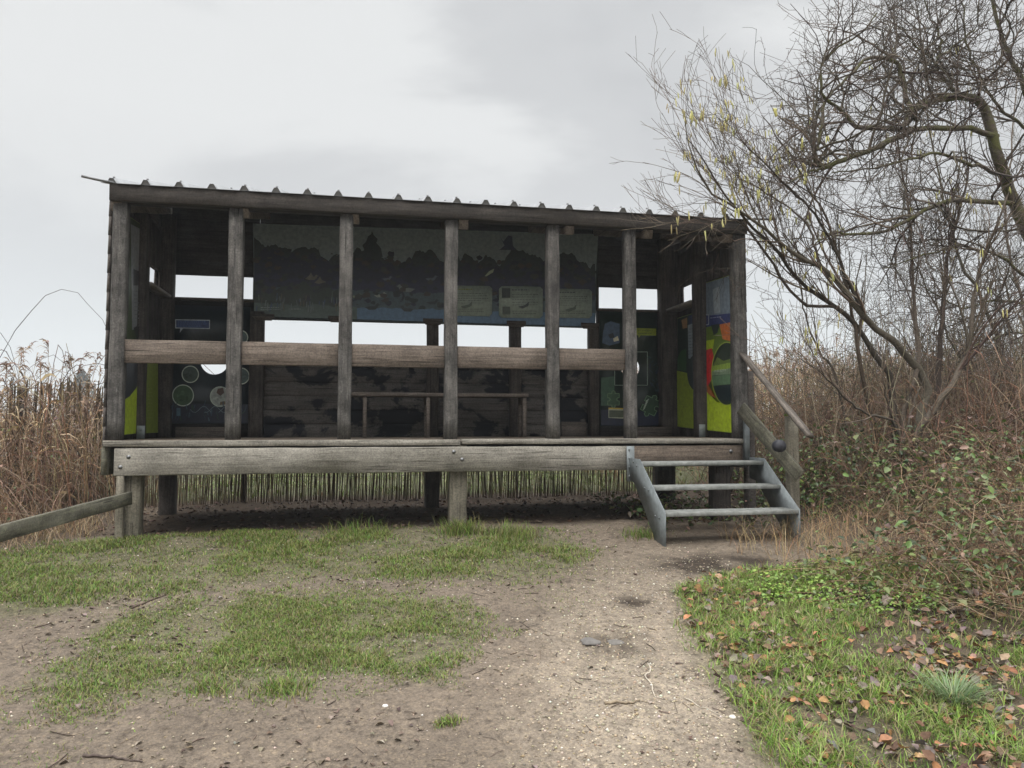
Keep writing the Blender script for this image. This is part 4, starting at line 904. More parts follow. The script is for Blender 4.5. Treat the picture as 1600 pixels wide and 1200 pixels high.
for k in range(4):
    m = M(); L = (.045, .055, .038, .05)[k]; s = np.linspace(0, 1, 7); P = np.stack([.004 * np.sin(s * 2 + k), np.zeros(7), -L * s], 1)[None]
    tubes(m, P, np.array([[.0014, .0048, .0054, .0051, .0054, .0045, .0014]]), 6, np.array([[(.52, .49, .17), (.46, .45, .17), (.58, .53, .22), (.44, .38, .18)][k]]), cap=True)
    o = m.build('catkin', CAT, None, smooth=True); cm.append(o)
tips = np.concatenate([C1[:, -1], C1[:, -2], C1[:, -3], C2[:, -1], C2[:, 3]])
pxx = []
def to_px(p):
    cy, sy = math.cos(YAW), math.sin(YAW); a = p[:, 0] * cy - p[:, 1] * sy; b_ = p[:, 0] * sy + p[:, 1] * cy; c, s = math.cos(PITCH), math.sin(PITCH)
    f_ = b_ * c + p[:, 2] * s; u = -b_ * s + p[:, 2] * c; return 800 + F * a / f_, 600 - F * u / f_
tx, ty = to_px(tips); w_ = (tx > 1040) & (tx < 1590) & (ty > 40) & (ty < 560); ids = np.where(w_)[0]
pr_ = np.where((tx[ids] < 1290) & (ty[ids] < 390), 30.0, 1.0) * np.where(ty[ids] < 420, 1.0, .4); ch = RNG.choice(ids, 34, replace=False, p=pr_ / pr_.sum()); nk = 0
for q in ch:
    for r_ in range(int(RNG.integers(2, 4))):
        if nk >= 98: break
        o = cm[nk] if nk < 4 else cm[int(RNG.integers(4))].copy()
        if nk >= 4: COL.objects.link(o)
        o.parent = hz_; o.location = Vector(tips[q]) - hz_.location + Vector(RNG.normal(0, .012, 3)); o.rotation_euler = (RNG.normal(0, .15), RNG.normal(0, .15), RNG.uniform(0, 6)); sc = RNG.uniform(1.2, 1.9); o.scale = (sc, sc, sc); nk += 1

m = M(); q = RNG.choice(ids, 210, replace=False, p=np.where(tx[ids] < 1320, 2.0, 1.0) / np.where(tx[ids] < 1320, 2.0, 1.0).sum()); o_ = np.repeat(tips[q], 2, 0) + RNG.normal(0, .014, (420, 3)); L = RNG.uniform(.04, .085, 420); u = np.linspace(0, 1, 6)
P = o_[:, None] + np.stack([RNG.normal(0, .006, 420)[:, None] * u, RNG.normal(0, .006, 420)[:, None] * u, -L[:, None] * u], 2); tubes(m, P, np.array([.0014, .0046, .0052, .0050, .0044, .0014])[None] * RNG.uniform(.8, 1.15, (420, 1)), 5, pick([(.50, .47, .17), (.44, .43, .17), (.56, .51, .22), (.42, .36, .18)], 420, .15))
tag(m.build('catkins', CAT, hz_, smooth=True), kind='stuff')

# old mossy tree
def moss_mat():
    m, t, b = new_mat('mossy_bark'); b.inputs['Roughness'].default_value = .9; b.inputs['Specular IOR Level'].default_value = .15
    tc = nd(t, 'ShaderNodeTexCoord'); n = nd(t, 'ShaderNodeTexNoise', Scale=30.0, Detail=8.0, Roughness=.7); t.links.new(tc.outputs['Object'], n.inputs['Vector'])
    r = ramp(t, n.outputs['Fac'], [(.3, (.050, .042, .034)), (.7, (.15, .125, .10))]); n2 = nd(t, 'ShaderNodeTexNoise', Scale=7.0, Detail=6.0, Roughness=.7); t.links.new(tc.outputs['Object'], n2.inputs['Vector'])
    r2 = ramp(t, n2.outputs['Fac'], [(.42, (0, 0, 0)), (.60, (1, 1, 1))]); mm = nd(t, 'ShaderNodeMix', data_type='RGBA'); t.links.new(r2.outputs[0], mm.inputs['Factor']); t.links.new(r.outputs[0], mm.inputs['A']); mm.inputs['B'].default_value = (.098, .100, .036, 1)
    t.links.new(mm.outputs['Result'], b.inputs['Base Color']); bp = nd(t, 'ShaderNodeBump', Strength=.8, Distance=.02); t.links.new(n.outputs['Fac'], bp.inputs['Height']); t.links.new(bp.outputs[0], b.inputs['Normal']); return m
MOSS = moss_mat()
ot = thing('mossy_tree', 'old bare tree with a moss-green trunk and crooked limbs at the right edge', 'tree', (6.6, 6.6, -0.5))
tr = [([(1700, 700, 6.7), (1660, 520, 6.7), (1625, 410, 6.6), (1598, 345, 6.6), (1578, 300, 6.6), (1560, 250, 6.5), (1548, 200, 6.5), (1535, 165, 6.5), (1515, 152, 6.4), (1480, 153, 6.4), (1455, 158, 6.4), (1435, 166, 6.3), (1420, 180, 6.3), (1410, 200, 6.2)], .076, .020),
 ([(1700, 700, 6.75), (1690, 560, 6.8), (1680, 420, 6.9), (1650, 260, 7.0), (1600, 135, 7.0), (1580, 95, 7.0), (1562, 50, 7.0), (1548, -10, 7.0), (1540, -60, 7.0)], .044, .014)]
br = [([(1558, 213, 6.5), (1520, 204, 6.4), (1470, 200, 6.4), (1420, 203, 6.3), (1380, 202, 6.3), (1340, 199, 6.2), (1325, 186, 6.2), (1315, 172, 6.2), (1290, 156, 6.1), (1280, 135, 6.1), (1283, 105, 6.1), (1300, 80, 6.1), (1335, 60, 6.0), (1370, 20, 6.0)], .030, .006),
 ([(1425, 204, 6.3), (1380, 225, 6.2), (1340, 242, 6.2), (1310, 253, 6.1), (1290, 261, 6.1), (1277, 257, 6.1), (1273, 243, 6.0), (1279, 222, 6.0), (1286, 190, 6.0), (1289, 160, 6.0)], .028, .013),
 ([(1428, 186, 6.3), (1418, 160, 6.4), (1410, 130, 6.4), (1405, 106, 6.4), (1393, 93, 6.4), (1372, 90, 6.4), (1352, 94, 6.4), (1335, 112, 6.3), (1310, 135, 6.3), (1292, 156, 6.2), (1270, 150, 6.2)], .026, .008),
 ([(1566, 275, 6.5), (1530, 260, 6.4), (1490, 247, 6.3), (1460, 240, 6.2), (1400, 255, 6.1), (1350, 265, 6.0), (1300, 270, 6.0)], .020, .005),
 ([(1590, 320, 6.6), (1540, 315, 6.5), (1490, 315, 6.4), (1450, 325, 6.3), (1410, 350, 6.2), (1380, 362, 6.2), (1330, 366, 6.1), (1302, 364, 6.1), (1270, 385, 6.0)], .028, .006),
 ([(1512, 152, 6.4), (1485, 135, 6.5), (1466, 115, 6.6), (1462, 98, 6.6), (1475, 82, 6.6), (1500, 65, 6.7), (1525, 40, 6.7), (1530, 0, 6.7)], .022, .006),
 ([(1470, 90, 6.6), (1466, 50, 6.6), (1450, 20, 6.6), (1440, -30, 6.6)], .012, .004), ([(1462, 100, 6.6), (1430, 70, 6.5), (1400, 35, 6.5), (1380, -10, 6.5)], .010, .003),
 ([(1640, 240, 7.0), (1600, 200, 6.9), (1560, 165, 6.8), (1530, 120, 6.7), (1510, 60, 6.6), (1500, -20, 6.6)], .020, .006), ([(1600, 430, 6.6), (1560, 400, 6.5), (1500, 385, 6.4), (1440, 400, 6.3), (1380, 420, 6.2)], .018, .004),
 ([(1290, 260, 6.1), (1250, 275, 6.0), (1210, 300, 5.9), (1170, 330, 5.9)], .012, .003), ([(1640, 480, 6.7), (1560, 470, 6.7), (1500, 480, 6.8), (1430, 440, 6.8)], .016, .004), ([(1650, 520, 6.5), (1580, 520, 6.4), (1520, 540, 6.3), (1450, 520, 6.2)], .012, .003)]
m = M(); m2 = M(); LP, LR = [], []
for pts, r0, r1 in tr:
    P, R = limb(pts, r0, r1, 30, .006); tubes(m, P[None], R[None], 10); LP.append(P[::-1][:24][::-1]); LR.append(R[::-1][:24][::-1])
m.build('trunk', MOSS, ot, smooth=True)
for pts, r0, r1 in br:
    P, R = limb(pts, r0, r1, 24, .008); tubes(m2, P[None], R[None], 7); LP.append(P); LR.append(R)
m2.build('branch', MOSS, ot, smooth=True)
LP, LR = np.array(LP), np.array(LR)
C1, R1 = grow(LP, np.minimum(LR, .02), 15, (.45, 1.4), .8, .62, .08, .19, n=9, tmin=.10, tip=.22)
C2, R2 = grow(C1, R1, 8, (.2, .7), .65, .6, .04, .17, n=6, tmin=.12, tip=.5, rmin=.0019)
C3, R3 = grow(C2, R2, 3, (.08, .28), .8, .55, .02, .2, n=4, tmin=.2, tip=.7, rmin=.0016)
m = M()
for C, R in ((C1, R1), (C2, R2), (C3, R3)): tubes(m, C, R, 3, pick([(.095, .075, .06), (.13, .10, .08), (.075, .06, .05), (.12, .095, .07)], len(C), .2))
m.build('twigs', A_bark, ot)
# slender trees behind, towards the right edge
def shrub_tree(label, stems, kids, L1, col):
    b_ = atY(*stems[0][0][0]); t_ = thing('slender_tree', label, 'tree', (b_[0], b_[1], float(ground_h(b_[0], b_[1])))); LP, LR = [], []
    m = M()
    for pts, r0, r1 in stems: P, R = limb(pts, r0, r1, 20, .012); LP.append(P); LR.append(R)
    LP, LR = np.array(LP), np.array(LR); tubes(m, LP, LR, 6, pick(col, len(LP), .1)); m.build('stem', A_bark, t_, smooth=True)
    C1, R1 = grow(LP, LR, kids + 9, L1, .5, .55, .12, .12, n=7, tmin=.2, tip=.3); C2, R2 = grow(C1, R1, 8, (.25, .7), .6, .5, .08, .15, n=5, tmin=.1, tip=.5, rmin=.002); C3, R3 = grow(C2, R2, 2, (.1, .35), .8, .5, .04, .18, n=4, tip=.7, rmin=.0018)
    m = M()
    for C, R in ((C1, R1), (C2, R2), (C3, R3)): tubes(m, C, R, 3, pick(col, len(C), .25))
    m.build('twigs', A_bark, t_)
GB = [(.105, .09, .065), (.145, .12, .085), (.085, .07, .055)]
shrub_tree('slender olive-barked tree standing behind the mossy tree at the right edge', [([(1580, 760, 8.4), (1585, 650, 8.4), (1560, 540, 8.4), (1535, 470, 8.4), (1500, 400, 8.4), (1470, 300, 8.4), (1450, 180, 8.4), (1440, 60, 8.4)], .034, .006), ([(1590, 760, 8.5), (1598, 600, 8.5), (1600, 480, 8.6), (1570, 360, 8.6), (1580, 240, 8.6), (1590, 100, 8.6)], .030, .006), ([(1575, 740, 8.3), (1540, 640, 8.2), (1500, 560, 8.2), (1470, 500, 8.1), (1440, 430, 8.1), (1400, 340, 8.0)], .022, .004)], 16, (.5, 1.3), GB)
shrub_tree('thin bare shrub with fanning stems behind the hazel clump', [([(1500, 740, 9.2), (1495, 640, 9.2), (1510, 540, 9.2), (1530, 440, 9.3), (1525, 330, 9.3)], .024, .005), ([(1496, 740, 9.2), (1470, 620, 9.3), (1440, 540, 9.3), (1420, 460, 9.4), (1380, 380, 9.4)], .020, .005), ([(1490, 740, 9.1), (1440, 640, 9.0), (1400, 580, 9.0), (1350, 530, 9.0), (1310, 500, 8.9)], .016, .004), ([(1504, 740, 9.3), (1540, 620, 9.3), (1580, 540, 9.3), (1610, 440, 9.4)], .020, .005)], 15, (.5, 1.1), GB)
# far conifer beyond the water
ft = thing('distant_tree', 'small pale tree on the far shore just left of the hide', 'tree', atY(124, 690, 110)); m = M()
c = atY(124, 690, 110); tubes(m, np.array([[c + [0, 0, -1], c + [0, 0, 9.0]]]), np.array([[.3, .06]]), 6, np.array([[.10, .09, .08]])); m.build('trunk', A_bark, ft)
n = 2600; h_ = RNG.uniform(0.1, 1, n) ** .8; a_ = RNG.uniform(0, 6.28, n); rr = np.sin(np.clip(h_ * 1.02, 0, 1) * 2.9 + .2) * 3.1 * RNG.uniform(.2, 1, n) * (.35 + 1.1 * fbm(a_ * 2.2, h_ * 6, 91)); pos = c + np.stack([rr * np.cos(a_), rr * np.sin(a_), h_ * (8.2 + 1.6 * fbm(a_, h_ * 3, 93))], 1)
m = M(); leaves(m, pos, RNG.uniform(.25, .55, n), pick([(.05, .07, .05), (.07, .09, .06), (.04, .055, .045)], n), 0.2); m.build('crown', A_dead, ft)

# ------------------------------------------------------------------ brambles and undergrowth
def arcs(m, x, y, L, hgt, r, cols, n=9, wander=.05):
    T = len(x); az = RNG.uniform(0, 2 * math.pi, T); s = np.linspace(0, 1, n); P = np.zeros((T, n, 3)); z0 = ground_h(x, y, False) - .02
    bend = RNG.normal(0, .35, T); aa = az[:, None] + bend[:, None] * s
    P[..., 0] = x[:, None] + np.cumsum(np.cos(aa) * (L / n)[:, None], 1); P[..., 1] = y[:, None] + np.cumsum(np.sin(aa) * (L / n)[:, None], 1)
    k = RNG.uniform(2.2, 3.9, T)[:, None]; P[..., 2] = z0[:, None] + hgt[:, None] * (k * s - k * s ** 2 * RNG.uniform(.75, 1.0, T)[:, None]) + .02
    w = RNG.normal(0, wander, (T, n, 3)); w[:, 0] = 0; P += np.cumsum(w, 1) * .35
    k = HB(P) & ~np.any((P[..., 0] > 2.2) & (P[..., 0] < 4.02) & (P[..., 1] > 4.9) & (P[..., 1] < 6.4), 1); P, r, T = P[k], r[k], int(k.sum())
    tubes(m, P, r[:, None] * np.linspace(1.1, .5, n)[None], 3, pick(cols, T, .25)); return P
def leaf_on(P, k, off=.04):
    T, N, _ = P.shape; i = RNG.integers(0, T, k); j = RNG.uniform(1.5, N - 1.01, k); a = j.astype(int); f = (j - a)[:, None]
    return P[i, a] * (1 - f) + P[i, a + 1] * f + RNG.normal(0, off, (k, 3))
STEM = [(.155, .09, .062), (.21, .135, .09), (.115, .074, .055), (.28, .195, .125), (.14, .10, .073), (.25, .135, .08)]
TAN = [(.30, .225, .14), (.24, .17, .105), (.36, .27, .17)]
HB = lambda P: ~np.any((P[..., 0] > -2.0) & (P[..., 0] < 3.50) & (P[..., 1] > 5.3) & (P[..., 1] < 8.3), 1)
GRN = [(.085, .135, .036), (.12, .18, .045), (.055, .082, .034), (.16, .20, .07), (.19, .20, .08), (.14, .085, .06), (.22, .14, .095)]
GW = [.20, .17, .20, .10, .08, .13, .12]
bm_ = thing('bramble_bush', 'low bramble mound with green and bronze leaves at the right foreground', 'bramble', (4.4, 4.4, -0.8))
m = M(); x, y = scatter(1900, 2.9, 6.8, 2.9, 6.1, lambda x, y: (x > 3.0 + .45 * np.maximum(0, 4.6 - y) + .3 * np.maximum(0, y - 5.2)))
T = len(x); P = arcs(m, x, y, RNG.uniform(.4, 1.3, T), RNG.uniform(.10, .55, T) * sstep(2.5, 4.2, x), RNG.uniform(.0014, .0034, T), STEM + TAN + TAN); m.build('stems', A_bark, bm_)
m = M(); n = 17000; p = leaf_on(P, n, .06); p = p[(fbm(p[:, 0] * 2.2, p[:, 1] * 2.2, 88) > .36 + .2 * RNG.random(n)) | (RNG.random(n) < .28)]; n = len(p); leaves(m, p, .018 + .056 * RNG.random(n) ** 2.2, pick(GRN, n, .3, GW), .5); m.build('foliage', A_leaf, bm_)
b2_ = thing('bramble_bush', 'dense brown bramble tangle between the handrail and the hazel stems', 'bramble', (5.0, 7.2, -0.7))
m = M(); x, y = scatter(3000, 3.72, 9.5, 5.9, 9.2, lambda x, y: x > 3.72 + .12 * (y - 6)); T = len(x)
P = arcs(m, x, y, RNG.uniform(.5, 1.7, T), RNG.uniform(.35, 1.08, T) * (.62 + .38 * sstep(3.7, 5.0, x)), RNG.uniform(.0018, .0045, T), STEM + [(.22, .16, .11), (.28, .205, .14)], n=10, wander=.07)
k = 380; xx, yy = scatter(k, 4.2, 9.0, 6.2, 8.6); hh = RNG.uniform(.7, 1.9, k); Q = np.zeros((k, 6, 3)); s = np.linspace(0, 1, 6); ln = RNG.normal(0, .16, (k, 2))
Q[..., 0] = xx[:, None] + ln[:, :1] * hh[:, None] * s; Q[..., 1] = yy[:, None] + ln[:, 1:] * hh[:, None] * s; Q[..., 2] = ground_h(xx, yy, False)[:, None] + hh[:, None] * s; Q[:, 1:] += RNG.normal(0, .012, (k, 5, 3))
tubes(m, Q, RNG.uniform(.003, .0075, k)[:, None] * np.linspace(1.1, .4, 6)[None], 4, pick([(.27, .215, .15), (.22, .17, .12), (.32, .26, .18), (.16, .125, .09)], k, .2)); m.build('stems', A_bark, b2_)
m = M(); n = 6500; p = leaf_on(P, n, .06); kk = RNG.random(n) < np.where(p[:, 0] < 4.9, 1.0, .55); p = p[kk]; p = p[p[:, 2] < -.12 + .25 * RNG.random(len(p))]; n = len(p)
leaves(m, p, RNG.uniform(.025, .06, n), pick(GRN + [(.10, .15, .03)], n, .3), .4); m.build('foliage', A_leaf, b2_)
bt_ = thing('thicket_bush', 'tall dark bare thicket behind the hazel stems at the right edge', 'thicket', (7.5, 8.6, -0.5))
m = M(); x, y = scatter(1900, 5.0, 12.5, 7.4, 10.8, lambda x, y: x > 5.0 + .25 * (y - 7.4)); T = len(x)
P4 = arcs(m, x, y, RNG.uniform(.5, 1.8, T), RNG.uniform(.7, 1.75, T) * (.6 + .4 * sstep(5.0, 6.6, x)), RNG.uniform(.002, .0055, T), [(.13, .095, .07), (.10, .08, .058), (.17, .125, .09), (.12, .105, .065)], n=10, wander=.08); m.build('stems', A_bark, bt_)
m = M(); n = 2600; p = leaf_on(P4, n, .08); leaves(m, p, RNG.uniform(.02, .05, n), pick([(.09, .105, .04), (.13, .13, .055), (.17, .12, .075), (.06, .08, .03)], n, .3), .3); m.build('foliage', A_leaf, bt_)
iv_ = thing('ivy_bush', 'dark green ivy and bramble leaves crowding the foot of the handrail', 'ivy', (4.2, 6.4, -0.8))
m = M(); n = 1900; x, y = RNG.uniform(3.72, 5.0, n), RNG.uniform(5.95, 7.3, n); p = np.stack([x, y, ground_h(x, y) + .02 + .62 * RNG.random(n) ** 1.5 * (.35 + fbm(x * 2.5, y * 2.5, 83))], 1)
leaves(m, p, RNG.uniform(.025, .06, n), pick([(.06, .105, .03), (.085, .14, .035), (.045, .075, .03), (.13, .18, .05), (.16, .20, .05)], n, .3), .5); m.build('foliage', A_leaf, iv_)
m = M(); x, y = scatter(120, 3.75, 5.0, 6.0, 7.2); T = len(x); arcs(m, x, y, RNG.uniform(.3, .9, T), RNG.uniform(.2, .6, T), RNG.uniform(.002, .004, T), STEM); m.build('stems', A_bark, iv_)
b3_ = thing('bramble_bush', 'brown bramble and dead reed tangle at the left side of the hide', 'bramble', (-3.2, 7.2, -0.8))
m = M(); x, y = scatter(1700, -6.2, -1.98, 6.35, 9.4, lambda x, y: x < -2.0 - .10 * (y - 6.3)); T = len(x)
P = arcs(m, x, y, RNG.uniform(.5, 1.8, T), RNG.uniform(.30, 1.30, T) * (.55 + .45 * sstep(6.3, 7.4, y)), RNG.uniform(.0018, .0042, T), STEM + [(.30, .22, .15), (.25, .175, .12), (.34, .26, .18)], n=10, wander=.06); x, y = scatter(70, -5.5, -2.3, 6.8, 9.2); T = len(x); arcs(m, x, y, RNG.uniform(1.0, 2.4, T), RNG.uniform(1.2, 1.75, T), RNG.uniform(.003, .0055, T), [(.10, .065, .05), (.14, .09, .065), (.085, .06, .05)], n=12, wander=.05); m.build('stems', A_bark, b3_)
m = M(); n = 900; p = leaf_on(P, n, .05); leaves(m, p, RNG.uniform(.02, .05, n), pick(GRN + [(.30, .20, .13), (.24, .155, .10), (.28, .19, .12)], n, .3), .3); m.build('foliage', A_leaf, b3_)
# ivy and weeds under the steps
x, y = scatter(900, 2.35, 4.0, 6.0, 7.7); n = len(x); m = M(); p = np.stack([x, y, ground_h(x, y) + np.abs(RNG.normal(0, .07, n))], 1)
leaves(m, p, RNG.uniform(.03, .065, n), pick(GRN, n, .3), .5); tag(m.build('ground_ivy', A_leaf), 'green ivy and weeds under the steps', 'ivy', kind='stuff')

# ------------------------------------------------------------------ grass
GR = [(.105, .185, .030), (.145, .235, .038), (.085, .15, .027), (.19, .255, .055), (.245, .235, .10), (.145, .20, .038), (.24, .20, .10), (.20, .15, .085), (.22, .24, .06)]
def turf_scatter(m, n, x0, x1, y0, y1, dens, h, w, cols, wts=None, leanr=(.3, 1.3)):
    x, y = scatter(n, x0, x1, y0, y1); d = dens(x, y); k = RNG.random(len(x)) < d; x, y, d = x[k], y[k], d[k]; T = len(x)
    hh = RNG.uniform(h[0], h[1], T) * (.55 + .6 * fbm(x * 2.4, y * 2.4, 77)) * (.6 + .4 * d)
    base = np.stack([x, y, ground_h(x, y) - .003], 1); blades(m, base, hh, RNG.uniform(w[0], w[1], T), RNG.uniform(leanr[0], leanr[1], T), pick(cols, T, .25, wts))
def clump(x, y, lo=.42, hi=.58): return sstep(lo, hi, fbm(x * 2.6, y * 2.6, 31, 5)) * .75 + .25 * sstep(.35, .6, fbm(x * 11, y * 11, 37, 3))
m = M()
turf_scatter(m, 150000, -4.0, 2.0, 4.7, 6.6, lambda x, y: soft(G1, x, y, .24) * (.09 + .91 * clump(x, y, .37, .58)), (.022, .060), (.0016, .0034), GR)
turf_scatter(m, 125000, -1.6, 1.0, 3.1, 4.9, lambda x, y: soft(G2, x, y, .22) * (.07 + .93 * clump(x, y, .39, .60)), (.016, .045), (.0013, .0027), GR)
turf_scatter(m, 110000, 1.2, 4.6, 1.9, 5.2, lambda x, y: soft(G3, x, y, .06) * (.07 + .93 * clump(x, y, .43, .60)) * sstep(4.4, 3.0, x - .0 * y), (.04, .12), (.0014, .0030), [(.17, .29, .045), (.22, .34, .06), (.13, .22, .04), (.27, .34, .09), (.30, .27, .13), (.24, .19, .10)])
turf_scatter(m, 80000, -3.5, 2.2, 2.3, 6.4, lambda x, y: .42 * sstep(.47, .68, fbm(x * 1.7, y * 1.7, 99, 4)), (.010, .032), (.0011, .0022), GR)
turf_scatter(m, 20000, -2.5, 6.5, 8.95, 14.5, lambda x, y: .25 + .6 * sstep(.4, .6, fbm(x * 1.5, y * 1.5, 15)), (.05, .17), (.003, .008), [(.13, .18, .05), (.18, .20, .07), (.24, .20, .11), (.10, .13, .04)])
for (px, py, r_, k, h) in ((1110, 868, .10, 0, 0), (720, 832, .16, 500, .16), (800, 838, .2, 500, .14), (560, 828, .3, 160, .14), (1005, 838, .16, 350, .10), (700, 1130, .05, 160, .04), (445, 1075, .12, 400, .06), (330, 1075, .12, 300, .05)):
    if not k: continue
    c = gp(px, py); q = RNG.normal(0, r_ * .5, (k, 2)); x, y = c[0] + q[:, 0], c[1] + q[:, 1]
    blades(m, np.stack([x, y, ground_h(x, y) - .003], 1), RNG.uniform(.4, 1, k) * h, RNG.uniform(.0016, .003, k), RNG.uniform(.3, 1.1, k), pick(GR, k, .25))
tag(m.build('grass', A_grass), 'short trodden grass in patches on the bare ground', 'grass', kind='stuff')
tu = gp(1490, 1100); ts = thing('grass_tussock', 'pale blue-green grass tussock among fallen leaves at the lower right', 'grass tussock', tu); m = M(); k = 260
q = RNG.normal(0, .035, (k, 2)); az = np.arctan2(q[:, 1], q[:, 0]) + RNG.normal(0, .3, k); x, y = tu[0] + q[:, 0], tu[1] + q[:, 1]
blades(m, np.stack([x, y, ground_h(x, y) - .003], 1), RNG.uniform(.09, .17, k), RNG.uniform(.0016, .0030, k), RNG.uniform(.5, 1.25, k), pick([(.17, .25, .11), (.22, .30, .15), (.13, .21, .08), (.28, .33, .19)], k, .2), az=az); m.build('blades', A_grass, ts)
# moss-bright weeds at the back of the right bank
m = M(); c = gp(1340, 905); x, y = scatter(7500, c[0] - 1.0, c[0] + .9, c[1] - .7, c[1] + .4, lambda x, y: ((x - c[0] + .05) / .85) ** 2 + ((y - c[1] + .15) / .52) ** 2 < .5 + .8 * fbm(x * 5, y * 5, 12)); n = len(x)
p = np.stack([x, y, ground_h(x, y) + RNG.uniform(.01, .06, n)], 1); leaves(m, p, RNG.uniform(.012, .026, n), pick([(.19, .30, .05), (.25, .37, .07), (.14, .23, .04)], n, .2), 1.0, wl=.9); tag(m.build('chickweed', A_leaf), 'bright green chickweed on the right bank', 'weeds', kind='stuff')
# straw-coloured dead grass along the bramble edge
m = M(); x, y = scatter(6000, 2.6, 6.4, 2.7, 5.9, lambda x, y: x > 2.95 + .55 * np.maximum(0, 4.7 - y) - .25 * RNG.random(len(x))); T = len(x)
blades(m, np.stack([x, y, ground_h(x, y) - .003], 1), RNG.uniform(.10, .42, T), RNG.uniform(.0010, .0022, T), RNG.uniform(.5, 1.7, T), pick([(.34, .255, .13), (.38, .22, .12), (.42, .33, .19), (.26, .185, .10), (.30, .20, .11)], T, .2))
x, y = scatter(2200, -4.6, -2.0, 5.9, 7.3, lambda x, y: x < -1.9 - .6 * np.maximum(0, 6.6 - y)); T = len(x)
blades(m, np.stack([x, y, ground_h(x, y) - .003], 1), RNG.uniform(.08, .30, T), RNG.uniform(.0012, .0026, T), RNG.uniform(.6, 1.7, T), pick([(.34, .25, .14), (.42, .32, .20), (.26, .18, .10)], T, .2))
tag(m.build('dead_grass', A_reed), 'straw-coloured dead grass along the bramble edges', 'dead grass', kind='stuff')

# ------------------------------------------------------------------ fallen leaves, stones, sticks
DL = [(.25, .13, .06), (.32, .18, .09), (.15, .085, .055), (.30, .20, .13), (.11, .075, .06), (.24, .19, .15), (.17, .14, .125)]
m = M()
x, y = scatter(22000, 1.5, 6.0, 1.9, 6.0, lambda x, y: RNG.random(len(x)) < soft(G3, x, y, .05, 3) * (.12 + .88 * sstep(.40, .62, fbm(x * 3.3, y * 3.3, 52, 4))) * (.30 + .70 * sstep(1.5, 2.6, x + .1 * (y - 2)))); n = len(x)
leaves(m, np.stack([x, y, ground_h(x, y) + RNG.uniform(.004, .035, n)], 1), RNG.uniform(.016, .060, n), pick(DL, n, .30), 1.1, wl=.8, fold=.25)
x, y = scatter(5200, -3.4, 2.2, 2.3, 6.2, lambda x, y: RNG.random(len(x)) < .08 + .92 * sstep(.47, .62, fbm(x * 2.0, y * 2.0, 53, 4)) * sstep(1.2, -.6, x)); n = len(x)
leaves(m, np.stack([x, y, ground_h(x, y) + .004], 1), RNG.uniform(.008, .036, n), pick([(.12, .09, .068), (.17, .13, .10), (.22, .175, .14), (.10, .075, .06), (.26, .215, .175)], n, .25), 2.5, wl=.7, fold=.4)
x, y = scatter(1300, -2.2, 4.2, 6.5, 8.6); n = len(x)
leaves(m, np.stack([x, y, ground_h(x, y) + .006], 1), RNG.uniform(.02, .06, n), pick([(.09, .065, .05), (.13, .09, .065), (.06, .045, .038), (.18, .13, .10)], n, .25), 1.8, wl=.75, fold=.4)
tag(m.build('leaf_litter', A_dead), 'brown dead leaf litter over the ground', 'leaf litter', kind='stuff')
om = []
for k in range(4):
    outl = []
    for q in range(13): f = q / 12; outl.append(((.10 + .27 * math.sin(math.pi * min(1, f * 1.05 + .02)) * (.72 + .42 * abs(math.sin(f * math.pi * 3.6)))) * (1 if q not in (0, 12) else .2), f))
    sc_ = (.085, .10, .075, .092)[k]; V = []; tw = RNG.normal(0, .25); cu = RNG.uniform(.05, .22)
    for (wx, f) in outl: V.append((0, f * sc_, cu * sc_ * math.sin(f * 3.0)))
    for s_ in (1, -1):
        for (wx, f) in outl: V.append((s_ * wx * sc_, (f + .06) * sc_, sc_ * (cu * math.sin(f * 3.0) + wx * RNG.uniform(.1, .7) + tw * s_ * wx)))
    Q = []
    for q in range(12): Q += [[q, q + 1, 13 + q + 1, 13 + q], [q + 1, q, 26 + q, 26 + q + 1]]
    me = M(); me.add(V, [np.array(Q)], 0, np.clip(pick([DL[0], DL[1], DL[3], DL[5]], 1)[0] * RNG.uniform(.75, 1.15, (39, 1)), 0, 1)); om.append(me.build('oak_leaf', A_dead))
nk = 0
for (px, py) in [(1275, 1045), (1310, 1000), (1180, 1010), (1385, 985), (1425, 1015), (1470, 1045), (1330, 1110), (1370, 1165), (1440, 1180), (1540, 1100), (1560, 1160), (1500, 1165), (1250, 1165), (1290, 1080), (1420, 930), (1370, 950), (1240, 930), (1205, 1110), (1575, 1040), (1525, 1010), (1450, 1110), (1355, 1060), (1400, 1075), (1480, 960), (1220, 1060), (1180, 960), (1145, 940), (1310, 1180), (1590, 1120), (1545, 960)]:
    c = gp(px + RNG.normal(0, 6), py + RNG.normal(0, 6)); o = om[nk] if nk < 4 else om[int(RNG.integers(4))].copy()
    if nk >= 4: COL.objects.link(o)
    o.location = Vector(c) + Vector((0, 0, .010)); o.rotation_euler = (RNG.normal(0, .25), RNG.normal(0, .25), RNG.uniform(0, 6.28)); s_ = RNG.uniform(.62, .98); o.scale = (s_, s_, s_)
    tag(o, 'fallen brown oak leaf lying on the grass at the lower right', 'oak leaf', 'fallen oak leaves'); nk += 1
